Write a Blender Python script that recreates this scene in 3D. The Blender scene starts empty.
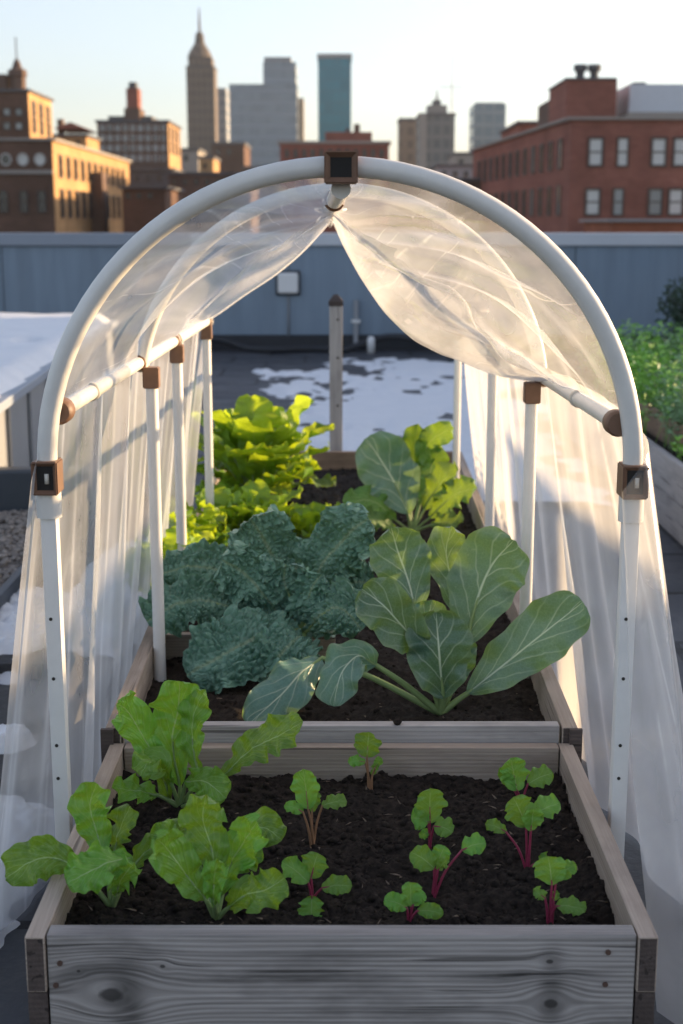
import bpy, bmesh, math, random
from mathutils import Vector, Matrix, noise
random.seed(7)
PI = math.pi
rad = math.radians
V3 = Vector
sc = bpy.context.scene
COL = sc.collection

# ------------------------------------------------------------------ camera
FPX, CXP, CYP = 1350.0, 341.5, 512.0
PITCH = math.atan(289.0 / FPX)
CAM = V3((0, 0, 1.666))
FW = V3((0, math.cos(PITCH), -math.sin(PITCH)))
UP = V3((0, math.sin(PITCH), math.cos(PITCH)))
def ray(px, py):
    return FW + V3((1, 0, 0)) * ((px - CXP) / FPX) + UP * (-(py - CYP) / FPX)
def at(px, py, d):
    r = ray(px, py)
    return CAM + r * (d / r.y)
def on(px, py, z):
    r = ray(px, py)
    return CAM + r * ((z - CAM.z) / r.z)

cam = bpy.data.cameras.new('camera')
cam.sensor_fit = 'VERTICAL'; cam.sensor_height = 36; cam.lens = FPX / 1024 * 36
cam.clip_start = 0.05; cam.clip_end = 6000
cam.dof.use_dof = True; cam.dof.focus_distance = 3.25; cam.dof.aperture_fstop = 3.7
co = bpy.data.objects.new('camera', cam); COL.objects.link(co)
co.location = CAM; co.rotation_euler = (PI / 2 - PITCH, 0, 0)
sc.camera = co

# ------------------------------------------------------------------ light
SUN_EL, SUN_AZ = rad(7.5), rad(66)
w = bpy.data.worlds.new('World'); sc.world = w; w.use_nodes = True
nt = w.node_tree
sky = nt.nodes.new('ShaderNodeTexSky'); sky.sky_type = 'NISHITA'; sky.sun_disc = False
sky.sun_elevation = SUN_EL; sky.sun_rotation = SUN_AZ
sky.air_density = 1.0; sky.dust_density = 1.2; sky.ozone_density = 3.0; sky.altitude = 50
bg = nt.nodes['Background']; bg.inputs[1].default_value = 0.14
hs = nt.nodes.new('ShaderNodeHueSaturation'); hs.inputs['Saturation'].default_value = 0.62
tint = nt.nodes.new('ShaderNodeMix'); tint.data_type = 'RGBA'; tint.blend_type = 'MULTIPLY'; tint.inputs[0].default_value = 1.0
tint.inputs[7].default_value = (1.07, 0.985, 0.975, 1)
nt.links.new(sky.outputs[0], hs.inputs['Color']); nt.links.new(hs.outputs[0], tint.inputs[6]); nt.links.new(tint.outputs[2], bg.inputs[0])
sl = bpy.data.lights.new('sun', 'SUN'); sl.energy = 4.3; sl.angle = rad(0.6); sl.color = (1.0, 0.69, 0.38)
so = bpy.data.objects.new('sun', sl); COL.objects.link(so)
D = V3((math.sin(SUN_AZ) * math.cos(SUN_EL), math.cos(SUN_AZ) * math.cos(SUN_EL), math.sin(SUN_EL)))
so.rotation_euler = D.to_track_quat('Z', 'Y').to_euler(); so.location = (6, 3, 6)
sc.view_settings.view_transform = 'Standard'; sc.view_settings.look = 'None'
sc.view_settings.gamma = 1; sc.view_settings.exposure = 1.6; sc.view_settings.use_curve_mapping = False
sc.cycles.max_bounces = 10; sc.cycles.transparent_max_bounces = 24
sc.cycles.transmission_bounces = 6; sc.cycles.diffuse_bounces = 4
sc.cycles.caustics_reflective = False; sc.cycles.caustics_refractive = False

# ------------------------------------------------------------------ node helper
class N:
    def __init__(s, name):
        m = bpy.data.materials.new(name); m.use_nodes = True
        s.m = m; s.t = m.node_tree; s.t.nodes.clear()
        s.out = s.t.nodes.new('ShaderNodeOutputMaterial')
    def n(s, typ, ins=None, **kw):
        nd = s.t.nodes.new('ShaderNode' + typ)
        for k, v in kw.items(): setattr(nd, k, v)
        for k, v in (ins or {}).items():
            if hasattr(v, 'is_output'): s.t.links.new(v, nd.inputs[k])
            else: nd.inputs[k].default_value = v
        return nd
    def math(s, op, a, b=0.0, c=0.0, clamp=False):
        nd = s.n('Math', {0: a, 1: b, 2: c}, operation=op, use_clamp=clamp); return nd.outputs[0]
    def mix(s, f, a, b, mode='MIX'):
        nd = s.t.nodes.new('ShaderNodeMix'); nd.data_type = 'RGBA'; nd.blend_type = mode
        for k, v in ((0, f), (6, a), (7, b)):
            if hasattr(v, 'is_output'): s.t.links.new(v, nd.inputs[k])
            else: nd.inputs[k].default_value = v if k == 0 else (tuple(v) + (1,))[:4]
        return nd.outputs[2]
    def ramp(s, f, stops):
        nd = s.n('ValToRGB', {0: f}); cr = nd.color_ramp
        while len(cr.elements) < len(stops): cr.elements.new(0.5)
        for e, (p, c) in zip(cr.elements, stops):
            e.position = p; e.color = (c, c, c, 1) if not isinstance(c, tuple) else c + (1,)
        return nd.outputs[0]
    def coord(s, kind='Object', scale=(1, 1, 1), loc=(0, 0, 0), rot=(0, 0, 0)):
        tc = s.n('TexCoord')
        return s.n('Mapping', {0: tc.outputs[kind], 1: loc, 2: rot, 3: scale}).outputs[0]
    def noise(s, vec, scale, detail=4, rough=0.55, dist=0.0):
        return s.n('TexNoise', {'Vector': vec, 'Scale': scale, 'Detail': detail, 'Roughness': rough, 'Distortion': dist}).outputs[0]
    def bump(s, h, strength=0.3, dist=0.01):
        return s.n('Bump', {'Height': h, 'Strength': strength, 'Distance': dist}).outputs[0]
    def done(s, col, rough=0.6, bump=None, spec=0.4, metal=0.0, extra=None):
        ins = {'Base Color': col if hasattr(col, 'is_output') else tuple(col) + (1,), 'Roughness': rough, 'Metallic': metal, 'Specular IOR Level': spec}
        if bump is not None: ins['Normal'] = bump
        ins.update(extra or {})
        p = s.n('BsdfPrincipled', ins)
        s.t.links.new(p.outputs[0], s.out.inputs[0]); return s.m

def plain(name, c, rough=0.6, var=0.25, scale=6.0, spec=0.4, metal=0.0, bstr=0.1):
    k = N(name); v = k.coord()
    nz = k.noise(v, scale, 5, 0.6)
    col = k.mix(nz, tuple(x * (1 - var) for x in c), tuple(min(1, x * (1 + var)) for x in c))
    return k.done(col, rough, k.bump(k.noise(v, scale * 8, 3), bstr, 0.004), spec, metal)

def wood(name, light, dark, knots=(), seed=0.0, grey=0.5, stains=(), ww=0.10, wd=5.0):
    k = N(name)
    oi = k.n('ObjectInfo')
    tc = k.n('TexCoord')
    off = k.n('VectorMath', {0: tc.outputs['Object'], 1: (0, 0, 0)}, operation='ADD')
    rnd = k.n('CombineXYZ', {0: k.math('MULTIPLY', oi.outputs['Random'], 7.0), 1: k.math('MULTIPLY', oi.outputs['Random'], 3.0), 2: seed})
    sep = k.n('SeparateXYZ', {0: tc.outputs['Object']})
    x, y, z = sep.outputs
    kn = None; zz = z
    for (kx, kz, sx, sz, cc) in knots:
        dx = k.math('DIVIDE', k.math('SUBTRACT', x, kx), sx)
        dz = k.math('DIVIDE', k.math('SUBTRACT', z, kz), sz)
        r2 = k.math('ADD', k.math('MULTIPLY', dx, dx), k.math('MULTIPLY', dz, dz))
        e = k.math('EXPONENT', k.math('MULTIPLY', r2, -1.0))
        zz = k.math('SUBTRACT', zz, k.math('MULTIPLY', k.math('MULTIPLY', k.math('SUBTRACT', z, kz), e), cc))
        e3 = k.n('MapRange', {0: k.math('ADD', r2, k.math('MULTIPLY', k.math('SUBTRACT', k.noise(tc.outputs['Object'], 60, 3), 0.5), 0.05)), 1: 0.03, 2: 0.075, 3: 1.0, 4: 0.0}).outputs[0]
        kn = e3 if kn is None else k.math('MAXIMUM', kn, e3)
    v0 = k.n('CombineXYZ', {0: x, 1: y, 2: zz}).outputs[0]
    v = k.n('VectorMath', {0: v0, 1: rnd.outputs[0]}, operation='ADD').outputs[0]
    vs = k.n('Mapping', {0: v, 3: (1.3, 22, 22)}).outputs[0]
    n1 = k.noise(vs, 1.6, 6, 0.62, 0.6)
    vf = k.n('Mapping', {0: v, 3: (4, 220, 220)}).outputs[0]
    n2 = k.noise(vf, 1.0, 3, 0.6)
    wv = k.n('TexWave', {'Vector': k.n('Mapping', {0: v, 3: (0.25, 6, 9)}).outputs[0], 'Scale': 3.2, 'Distortion': wd, 'Detail': 3, 'Detail Scale': 0.7},
             wave_type='BANDS', bands_direction='Z').outputs['Fac']
    big = k.noise(k.n('Mapping', {0: v, 3: (2.2, 5, 5)}).outputs[0], 1.5, 4, 0.6)
    f = k.math('ADD', k.math('MULTIPLY', n1, 0.50), k.math('ADD', k.math('MULTIPLY', wv, ww), k.math('MULTIPLY', n2, 0.27)))
    f = k.ramp(f, [(0.2 + ww * 0.2, 0.0), (0.62 + ww * 0.4, 1.0)])
    col = k.mix(f, dark, light)
    stain = k.ramp(big, [(0.5, 0.0), (0.72, 1.0)])
    col = k.mix(k.math('MULTIPLY', stain, 0.55), col, tuple(c * 0.55 for c in dark))
    crack = k.ramp(k.noise(k.n('Mapping', {0: v, 3: (1.5, 60, 60)}).outputs[0], 1.0, 2, 0.4), [(0.32, 1.0), (0.37, 0.0)])
    col = k.mix(k.math('MULTIPLY', crack, 0.7), col, tuple(c * 0.3 for c in dark))
    col = k.mix(k.math('MULTIPLY', oi.outputs['Random'], 0.25), col, tuple(c * 0.8 for c in dark))
    for (kx, kz, sx, sz, am) in stains:
        dx = k.math('DIVIDE', k.math('SUBTRACT', x, kx), sx)
        dz = k.math('DIVIDE', k.math('SUBTRACT', zz, kz), sz)
        e = k.math('EXPONENT', k.math('MULTIPLY', k.math('ADD', k.math('POWER', k.math('ABSOLUTE', dx), 2.5), k.math('MULTIPLY', dz, dz)), -1.0))
        e = k.math('MULTIPLY', e, k.ramp(k.noise(k.n('Mapping', {0: v, 3: (5, 60, 60)}).outputs[0], 1.0, 4, 0.6), [(0.3, 0.1), (0.65, 1.0)]))
        col = k.mix(k.math('MULTIPLY', e, am, clamp=True), col, tuple(c * 0.25 for c in dark))
    if kn is not None: col = k.mix(k.math('MULTIPLY', kn, 0.85), col, tuple(c * 0.22 for c in dark))
    h = k.math('SUBTRACT', k.math('ADD', f, k.math('MULTIPLY', n2, 0.4)), k.math('MULTIPLY', crack, 1.0))
    return k.done(col, 0.78, k.bump(h, 0.45, 0.003), 0.3)

def leafmat(name, base, vein, dark, nveins=8, trans=0.35, slant=0.45, rough=0.48, quilt=0.35, edge=None, sv_=0.7, tc=(0.42, 0.60, 0.03)):
    k = N(name)
    oi = k.n('ObjectInfo')
    uv = k.n('TexCoord').outputs['UV']
    s3 = k.n('SeparateXYZ', {0: uv}); u, v = s3.outputs[0], s3.outputs[1]
    s = k.math('MULTIPLY', k.math('ABSOLUTE', k.math('SUBTRACT', v, 0.5)), 2.0)
    ob = k.n('TexCoord').outputs['Object']
    wob = k.math('MULTIPLY', k.math('SUBTRACT', k.noise(ob, 22, 2), 0.5), 0.35)
    # midrib
    midw = k.math('SUBTRACT', 0.07, k.math('MULTIPLY', u, 0.05))
    mid = k.n('MapRange', {0: s, 1: midw, 2: k.math('MULTIPLY', midw, 0.35), 3: 0.0, 4: 1.0}).outputs[0]
    side = k.math('GREATER_THAN', v, 0.5)
    q = k.math('FRACT', k.math('ADD', k.math('MULTIPLY', k.math('SUBTRACT', u, k.math('MULTIPLY', k.math('POWER', s, 0.85), slant)), float(nveins)),
               k.math('ADD', wob, k.math('MULTIPLY', side, 0.43))))
    dq = k.math('ABSOLUTE', k.math('SUBTRACT', q, 0.5))
    sv = k.n('MapRange', {0: dq, 1: 0.085, 2: 0.02, 3: 0.0, 4: 1.0}).outputs[0]
    sv = k.math('MULTIPLY', sv, k.math('SUBTRACT', 1.0, k.math('MULTIPLY', s, 0.75)))
    vor = k.n('TexVoronoi', {'Vector': ob, 'Scale': 95.0}, feature='DISTANCE_TO_EDGE').outputs['Distance']
    fine = k.ramp(vor, [(0.0, 1.0), (0.09, 0.0)])
    vm = k.math('MAXIMUM', mid, k.math('MAXIMUM', k.math('MULTIPLY', sv, sv_), k.math('MULTIPLY', fine, 0.13)))
    nz = k.noise(ob, 14, 4, 0.6)
    col = k.mix(k.ramp(nz, [(0.3, 0.0), (0.7, 1.0)]), dark, base)
    col = k.n('HueSaturation', {0: k.math('ADD', 0.485, k.math('MULTIPLY', oi.outputs['Random'], 0.03)), 1: 1.0,
              2: k.math('ADD', 0.7, k.math('MULTIPLY', oi.outputs['Random'], 0.55)), 3: 1.0, 4: col}).outputs[0]
    spot = k.ramp(k.noise(ob, 60, 3, 0.6), [(0.66, 0.0), (0.74, 1.0)])
    col = k.mix(k.math('MULTIPLY', spot, 0.18), col, tuple(min(1, c * 1.6) for c in vein))
    col = k.mix(vm, col, vein)
    if edge: col = k.mix(k.math('MULTIPLY', k.math('POWER', s, 12.0), 0.6), col, edge)
    h = k.math('ADD', k.math('MULTIPLY', k.math('SINE', k.math('MULTIPLY', dq, 2 * PI)), quilt * 0.6), k.math('MULTIPLY', k.noise(ob, 70, 3), 0.55))
    h = k.math('SUBTRACT', h, k.math('MULTIPLY', vm, 0.35))
    b = k.bump(h, 0.5, 0.006)
    p = k.n('BsdfPrincipled', {'Base Color': col, 'Roughness': rough, 'Specular IOR Level': 0.5, 'Normal': b})
    tr = k.n('BsdfTranslucent', {0: k.mix(k.math('MULTIPLY', vm, 0.5), tc, tuple(c * 0.6 for c in tc))})
    mx = k.n('MixShader', {0: trans, 1: p.outputs[0], 2: tr.outputs[0]})
    k.t.links.new(mx.outputs[0], k.out.inputs[0]); return k.m

# ------------------------------------------------------------------ mesh helper
WL = {}
class MB:
    def __init__(s): s.v = []; s.f = []; s.uv = []; s.mi = []
    def add(s, vs, fs, mi=0, uv=None):
        o = len(s.v); s.v += [V3(p) for p in vs]
        s.uv += uv if uv else [(0.5, 0.5)] * len(vs)
        for f in fs: s.f.append(tuple(i + o for i in f)); s.mi.append(mi)
    def box(s, a, b, mi=0, taper=None):
        x0, y0, z0 = a; x1, y1, z1 = b
        s.add([(x0, y0, z0), (x1, y0, z0), (x1, y1, z0), (x0, y1, z0), (x0, y0, z1), (x1, y0, z1), (x1, y1, z1), (x0, y1, z1)],
              [(3, 2, 1, 0), (4, 5, 6, 7), (0, 1, 5, 4), (1, 2, 6, 5), (2, 3, 7, 6), (3, 0, 4, 7)], mi)
    def prism(s, poly, z0, z1, mi=0):
        n = len(poly)
        s.add([(p[0], p[1], z0) for p in poly] + [(p[0], p[1], z1) for p in poly],
              [tuple(reversed(range(n))), tuple(range(n, 2 * n))] + [(i, (i + 1) % n, n + (i + 1) % n, n + i) for i in range(n)], mi)
    def tube(s, pts, r, seg=12, mi=0, cap=True):
        pts = [V3(p) for p in pts]; n = len(pts)
        rs = r if isinstance(r, (list, tuple)) else [r] * n
        vs = []; ref = None
        for i, p in enumerate(pts):
            t = (pts[min(i + 1, n - 1)] - pts[max(i - 1, 0)]).normalized()
            if ref is None: ref = t.orthogonal().normalized()
            ref = (ref - t * ref.dot(t)).normalized()
            b = t.cross(ref)
            for j in range(seg):
                a = 2 * PI * j / seg
                vs.append(p + (ref * math.cos(a) + b * math.sin(a)) * rs[i])
        fs = [(i * seg + j, i * seg + (j + 1) % seg, (i + 1) * seg + (j + 1) % seg, (i + 1) * seg + j) for i in range(n - 1) for j in range(seg)]
        if cap: fs += [tuple(reversed(range(seg))), tuple(range((n - 1) * seg, n * seg))]
        s.add(vs, fs, mi)
    def grid(s, P, nu, nv, mi=0, flip=False):
        vs = [P(i / nu, j / nv) for i in range(nu + 1) for j in range(nv + 1)]
        uv = [(i / nu, j / nv) for i in range(nu + 1) for j in range(nv + 1)]
        k = nv + 1
        fs = [(i * k + j, (i + 1) * k + j, (i + 1) * k + j + 1, i * k + j + 1) for i in range(nu) for j in range(nv)]
        s.add(vs, fs, mi, uv)
    def build(s, name, mats, parent=None, smooth=False, loc=None, rot=None, bevel=0.0, angle=None):
        """verts are world coords unless loc/rot given (then local)."""
        me = bpy.data.meshes.new(name)
        pl = WL.get(parent.name, V3()) if parent else V3()
        if loc is None:
            base = pl if parent else V3()
            me.from_pydata([tuple(p - base) for p in s.v], [], s.f)
        else: me.from_pydata([tuple(p) for p in s.v], [], s.f)
        uvl = me.uv_layers.new(name='UVMap')
        vi = [0] * len(me.loops); me.loops.foreach_get('vertex_index', vi)
        uvl.data.foreach_set('uv', [c for i in vi for c in s.uv[i]])
        for m in (mats if isinstance(mats, (list, tuple)) else [mats]): me.materials.append(m)
        me.polygons.foreach_set('material_index', s.mi)
        if bevel:
            bm = bmesh.new(); bm.from_mesh(me)
            es = [e for e in bm.edges if len(e.link_faces) == 2 and e.calc_face_angle(0) > 0.6]
            bmesh.ops.bevel(bm, geom=es, offset=bevel, segments=2, affect='EDGES', profile=0.6)
            bm.to_mesh(me); bm.free()
        if smooth: me.polygons.foreach_set('use_smooth', [True] * len(me.polygons))
        if angle: me.set_sharp_from_angle(angle=rad(angle))
        o = bpy.data.objects.new(name, me); COL.objects.link(o)
        if parent: o.parent = parent
        if loc is not None: o.location = V3(loc) - pl; WL[o.name] = V3(loc)
        else: WL[o.name] = pl.copy()
        if rot: o.rotation_euler = rot
        return o
def tag(o, label=None, cat=None, group=None, kind=None):
    if label: o['label'] = label
    if cat: o['category'] = cat
    if group: o['group'] = group
    if kind: o['kind'] = kind
    return o
def thing(name, label, cat, loc, group=None):
    o = bpy.data.objects.new(name, None); COL.objects.link(o); o.location = loc; o.empty_display_size = 0.1
    WL[o.name] = V3(loc); return tag(o, label, cat, group)
def board(name, p0, p1, w, h, mat, parent, up=V3((0, 0, 1)), bevel=0.003):
    """a plank from p0 to p1 (centre line), w thick sideways, h tall; local X along it"""
    p0, p1 = V3(p0), V3(p1); L = (p1 - p0).length
    mb = MB(); mb.box((-L / 2, -w / 2, -h / 2), (L / 2, w / 2, h / 2)); mb.mi[3] = mb.mi[5] = 1
    x = (p1 - p0).normalized(); y = up.cross(x).normalized(); z = x.cross(y)
    R = Matrix((x, y, z)).transposed().to_euler()
    return mb.build(name, [mat, M['wood_dark']], parent, loc=(p0 + p1) / 2, rot=R, bevel=bevel)
def crom(pts, t):
    n = len(pts) - 1; x = min(max(t, 0), 1) * n; i = min(int(x), n - 1); f = x - i
    p1, p2 = pts[i], pts[i + 1]
    p0 = pts[i - 1] if i > 0 else p1 * 2 - p2
    p3 = pts[i + 2] if i + 2 <= n else p2 * 2 - p1
    return 0.5 * ((2 * p1) + (p2 - p0) * f + (2 * p0 - 5 * p1 + 4 * p2 - p3) * f * f + (3 * p1 - p0 - 3 * p2 + p3) * f ** 3)
def nz(*a): return noise.noise(V3(a))

# ------------------------------------------------------------------ materials
M = {}
M['wood_grey'] = wood('weathered_grey_wood', (0.545, 0.505, 0.475), (0.18, 0.165, 0.153),
    knots=((-0.44, -0.015, 0.10, 0.060, 1.25), (0.40, -0.034, 0.055, 0.042, 1.3), (0.395, 0.055, 0.03, 0.02, 1.1), (-0.34, 0.045, 0.022, 0.016, 1.0), (-0.50, 0.035, 0.016, 0.012, 1.0)),
    ww=0.18, wd=4.0, stains=((-0.20, 0.020, 0.26, 0.013, 1.0), (0.36, 0.024, 0.15, 0.014, 1.0), (0.08, -0.05, 0.3, 0.008, 0.6), (-0.41, -0.04, 0.035, 0.07, 1.0), (-0.47, 0.0, 0.08, 0.02, 0.8), (-0.05, 0.07, 0.35, 0.007, 0.45), (0.40, 0.0, 0.022, 0.075, 0.8), (0.0, -0.085, 0.5, 0.010, 0.5)))
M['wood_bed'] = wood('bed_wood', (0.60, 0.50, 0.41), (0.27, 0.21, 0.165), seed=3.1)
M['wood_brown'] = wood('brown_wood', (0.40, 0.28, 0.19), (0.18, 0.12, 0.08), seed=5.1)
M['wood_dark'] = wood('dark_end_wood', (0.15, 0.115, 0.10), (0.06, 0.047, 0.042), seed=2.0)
M['wood_pale'] = wood('pale_grey_wood', (0.60, 0.56, 0.53), (0.30, 0.275, 0.26), seed=8.0)
M['pvc'] = plain('white_pvc', (0.72, 0.70, 0.65), 0.34, 0.13, 14, 0.5, bstr=0.03)
M['pvc_post'] = plain('white_post_plastic', (0.77, 0.755, 0.72), 0.42, 0.10, 12, 0.5, bstr=0.03)
M['brown_plastic'] = plain('brown_coupling', (0.19, 0.105, 0.065), 0.5, 0.3, 40, 0.4, bstr=0.2)
M['hole_shade'] = plain('painted_hole_shade', (0.02, 0.018, 0.016), 0.8, 0.2, 30)  # near-black colour gives shallow coupling recesses the shade of deep holes
M['clip'] = plain('pale_clip', (0.62, 0.58, 0.5), 0.4, 0.1, 20)
M['dark_disc'] = plain('dark_disc_metal', (0.05, 0.045, 0.04), 0.5, 0.3, 60, metal=0.5)
M['rust'] = plain('rusty_nail', (0.10, 0.06, 0.045), 0.7, 0.4, 120)
k = N('blue_grey_cladding'); v = k.coord()
st = k.noise(k.n('Mapping', {0: v, 3: (5.0, 5.0, 0.45)}).outputs[0], 1.0, 5, 0.65)
big = k.noise(v, 0.7, 4, 0.6)
col = k.mix(k.ramp(st, [(0.35, 0.0), (0.75, 1.0)]), (0.22, 0.29, 0.365), (0.165, 0.215, 0.27))
col = k.mix(k.math('MULTIPLY', k.ramp(big, [(0.45, 0.0), (0.7, 1.0)]), 0.4), col, (0.25, 0.31, 0.37))
M['parapet'] = k.done(col, 0.55, k.bump(k.noise(v, 3.0, 2), 0.08, 0.02), 0.4)
M['parapet_cap'] = plain('pale_metal_cap', (0.55, 0.58, 0.62), 0.45, 0.08, 3, 0.5)
M['cap_dull'] = plain('grey_metal_cap', (0.27, 0.31, 0.37), 0.5, 0.1, 3, 0.5)
M['tar'] = plain('dark_membrane', (0.035, 0.037, 0.042), 0.7, 0.3, 3)
M['grey_metal'] = plain('grey_sheet_metal', (0.26, 0.27, 0.28), 0.5, 0.15, 2.5, 0.4)
M['dark_metal'] = plain('dark_blue_metal', (0.042, 0.052, 0.066), 0.45, 0.25, 5, 0.5)
M['white_box'] = plain('white_enamel', (0.75, 0.75, 0.74), 0.4, 0.05, 4)
def k_soil():
    k = N('dark_soil'); v = k.coord()
    a = k.noise(v, 60, 6, 0.7); b = k.noise(v, 9, 4, 0.6)
    col = k.mix(k.ramp(a, [(0.35, 0.0), (0.7, 1.0)]), (0.010, 0.008, 0.007), (0.050, 0.038, 0.030))
    col = k.mix(k.ramp(b, [(0.5, 0.0), (0.75, 1.0)]), col, (0.018, 0.013, 0.010))
    return k.done(col, 0.95, k.bump(k.noise(v, 190, 5, 0.75), 0.7, 0.006), 0.2)
M['soil'] = k_soil()
M['chip'] = plain('bark_chip', (0.20, 0.15, 0.11), 0.8, 0.6, 25)
def k_snow():
    k = N('snow'); v = k.coord()
    col = k.mix(k.noise(v, 3, 4), (0.70, 0.73, 0.77), (0.82, 0.835, 0.85))
    return k.done(col, 0.6, k.bump(k.noise(v, 45, 6, 0.7), 0.35, 0.02), 0.3)
M['snow'] = k_snow()
def k_pavers():
    k = N('slate_pavers'); v = k.coord()
    wob = k.n('VectorMath', {0: v, 1: k.n('VectorMath', {0: k.n('TexNoise', {'Vector': v, 'Scale': 6.0, 'Detail': 3}).outputs[1], 3: 0.012}, operation='SCALE').outputs[0]}, operation='ADD').outputs[0]
    br = k.n('TexBrick', {'Vector': wob, 'Color1': (0.055, 0.060, 0.070, 1), 'Color2': (0.095, 0.10, 0.112, 1), 'Mortar': (0.012, 0.012, 0.013, 1),
             'Scale': 1.0, 'Mortar Size': 0.022, 'Mortar Smooth': 0.2, 'Brick Width': 0.9, 'Row Height': 0.75}, offset=0.5)
    n1 = k.noise(v, 2.2, 6, 0.65); n2 = k.noise(v, 40, 4, 0.6)
    col = k.mix(k.ramp(n1, [(0.35, 0.0), (0.7, 1.0)]), k.mix(0.45, br.outputs[0], (0.02, 0.02, 0.022)), br.outputs[0])
    col = k.mix(k.math('MULTIPLY', k.ramp(n2, [(0.5, 0.0), (0.8, 1.0)]), 0.35), col, (0.11, 0.11, 0.115))
    h = k.math('ADD', k.math('MULTIPLY', br.outputs[1], -1.0), k.math('MULTIPLY', n2, 0.4))
    rg = k.ramp(n1, [(0.3, 0.35), (0.65, 0.75)])
    return k.done(col, rg, k.bump(h, 0.5, 0.012), 0.4)
M['pavers'] = k_pavers()
def k_gravel():
    k = N('gravel_stone'); v = k.coord()
    col = k.mix(k.ramp(k.n('TexVoronoi', {'Vector': v, 'Scale': 32.0}).outputs['Color'], [(0.0, 0.0), (1.0, 1.0)]), (0.11, 0.095, 0.085), (0.36, 0.32, 0.28))
    return k.done(col, 0.8, k.bump(k.noise(v, 150, 4), 0.3, 0.004), 0.3)
M['gravel'] = k_gravel()
def k_film(name, lo, hi, tint, dens=0.0, stretch=(12, 1.2), lines=0.25):
    k = N(name)
    uv = k.n('TexCoord').outputs['UV']; ob = k.n('TexCoord').outputs['Object']
    lw = k.n('LayerWeight', {0: 0.5}).outputs['Facing']
    sv = k.n('Mapping', {0: uv, 3: (stretch[0], stretch[1], 1)}).outputs[0]
    st = k.noise(sv, 1.0, 3, 0.5, 0.9)
    st2 = k.noise(ob, 4.0, 4, 0.55, 0.8)
    def line(vec, sc_, seed, wd):
        nn = k.noise(k.n('Mapping', {0: vec, 1: (seed, seed, seed)}).outputs[0], sc_, 1, 0.4, 0.6)
        return k.n('MapRange', {0: k.math('ABSOLUTE', k.math('SUBTRACT', nn, 0.5)), 1: wd, 2: 0.0, 3: 0.0, 4: 1.0}).outputs[0]
    ln = line(k.n('Mapping', {0: uv, 3: (stretch[0], stretch[1] * 0.45, 1), 2: (0, 0, 0.25)}).outputs[0], 0.8, 3.3, 0.010)
    ln = k.math('MULTIPLY', ln, k.ramp(st2, [(0.42, 0.0), (0.6, 1.0)]))
    f = k.math('ADD', lo, k.math('MULTIPLY', k.math('POWER', lw, 2.2), hi))
    if dens: f = k.math('ADD', f, k.math('MULTIPLY', k.math('POWER', k.n('SeparateXYZ', {0: uv}).outputs[1], 1.5), dens))
    f = k.math('ADD', f, k.math('MULTIPLY', k.math('SUBTRACT', st, 0.5), 0.45))
    f = k.math('ADD', f, k.math('MULTIPLY', k.math('SUBTRACT', st2, 0.5), 0.25))
    f = k.math('ADD', f, k.math('MULTIPLY', ln, lines))
    f = k.n('Clamp', {0: f, 1: 0.05, 2: 0.9}).outputs[0]
    b = k.bump(k.math('ADD', k.math('MULTIPLY', k.noise(ob, 11, 3, 0.5, 0.8), 0.6), st), 0.12, 0.01)
    tr = k.n('BsdfTranslucent', {0: tint + (1,), 'Normal': b}); df = k.n('BsdfDiffuse', {0: tint + (1,), 'Normal': b})
    m1 = k.n('MixShader', {0: 0.42, 1: tr.outputs[0], 2: df.outputs[0]})
    tp = k.n('BsdfTransparent', {0: (0.97, 0.98, 0.985, 1)})
    m2 = k.n('MixShader', {0: f, 1: tp.outputs[0], 2: m1.outputs[0]})
    gl = k.n('BsdfGlossy', {0: (1, 1, 1, 1), 'Roughness': 0.2, 'Normal': b})
    fr = k.math('MULTIPLY', k.n('Fresnel', {0: 1.35, 'Normal': b}).outputs[0], 0.28)
    m3 = k.n('MixShader', {0: fr, 1: m2.outputs[0], 2: gl.outputs[0]})
    k.t.links.new(m3.outputs[0], k.out.inputs[0]); return k.m
M['film'] = k_film('clear_plastic_film', 0.18, 0.45, (0.92, 0.92, 0.92), 0.26, (13, 0.8), 0.25)
M['film_roof'] = k_film('hazy_plastic_film', 0.10, 0.36, (0.93, 0.93, 0.93), 0.33, (7, 2.0), 0.28)
M['lettuce'] = leafmat('lettuce_leaf', (0.19, 0.42, 0.05), (0.46, 0.64, 0.26), (0.11, 0.29, 0.032), 7, 0.30, rough=0.30, sv_=0.5)
M['lettuce_far'] = leafmat('lettuce_far_leaf', (0.24, 0.42, 0.05), (0.40, 0.55, 0.17), (0.15, 0.30, 0.035), 7, 0.5, sv_=0.35, tc=(0.55, 0.70, 0.02))
M['collard'] = leafmat('collard_leaf', (0.10, 0.22, 0.18), (0.62, 0.72, 0.54), (0.072, 0.172, 0.135), 4, 0.20, 0.5, rough=0.34, sv_=0.6, tc=(0.50, 0.74, 0.08), edge=(0.22, 0.3, 0.17))
M['chard'] = leafmat('chard_leaf', (0.10, 0.23, 0.045), (0.38, 0.5, 0.2), (0.06, 0.155, 0.03), 7, 0.24)
M['seedling'] = leafmat('seedling_leaf', (0.19, 0.42, 0.065), (0.38, 0.56, 0.2), (0.12, 0.31, 0.045), 4, 0.3, sv_=0.4)
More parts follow.
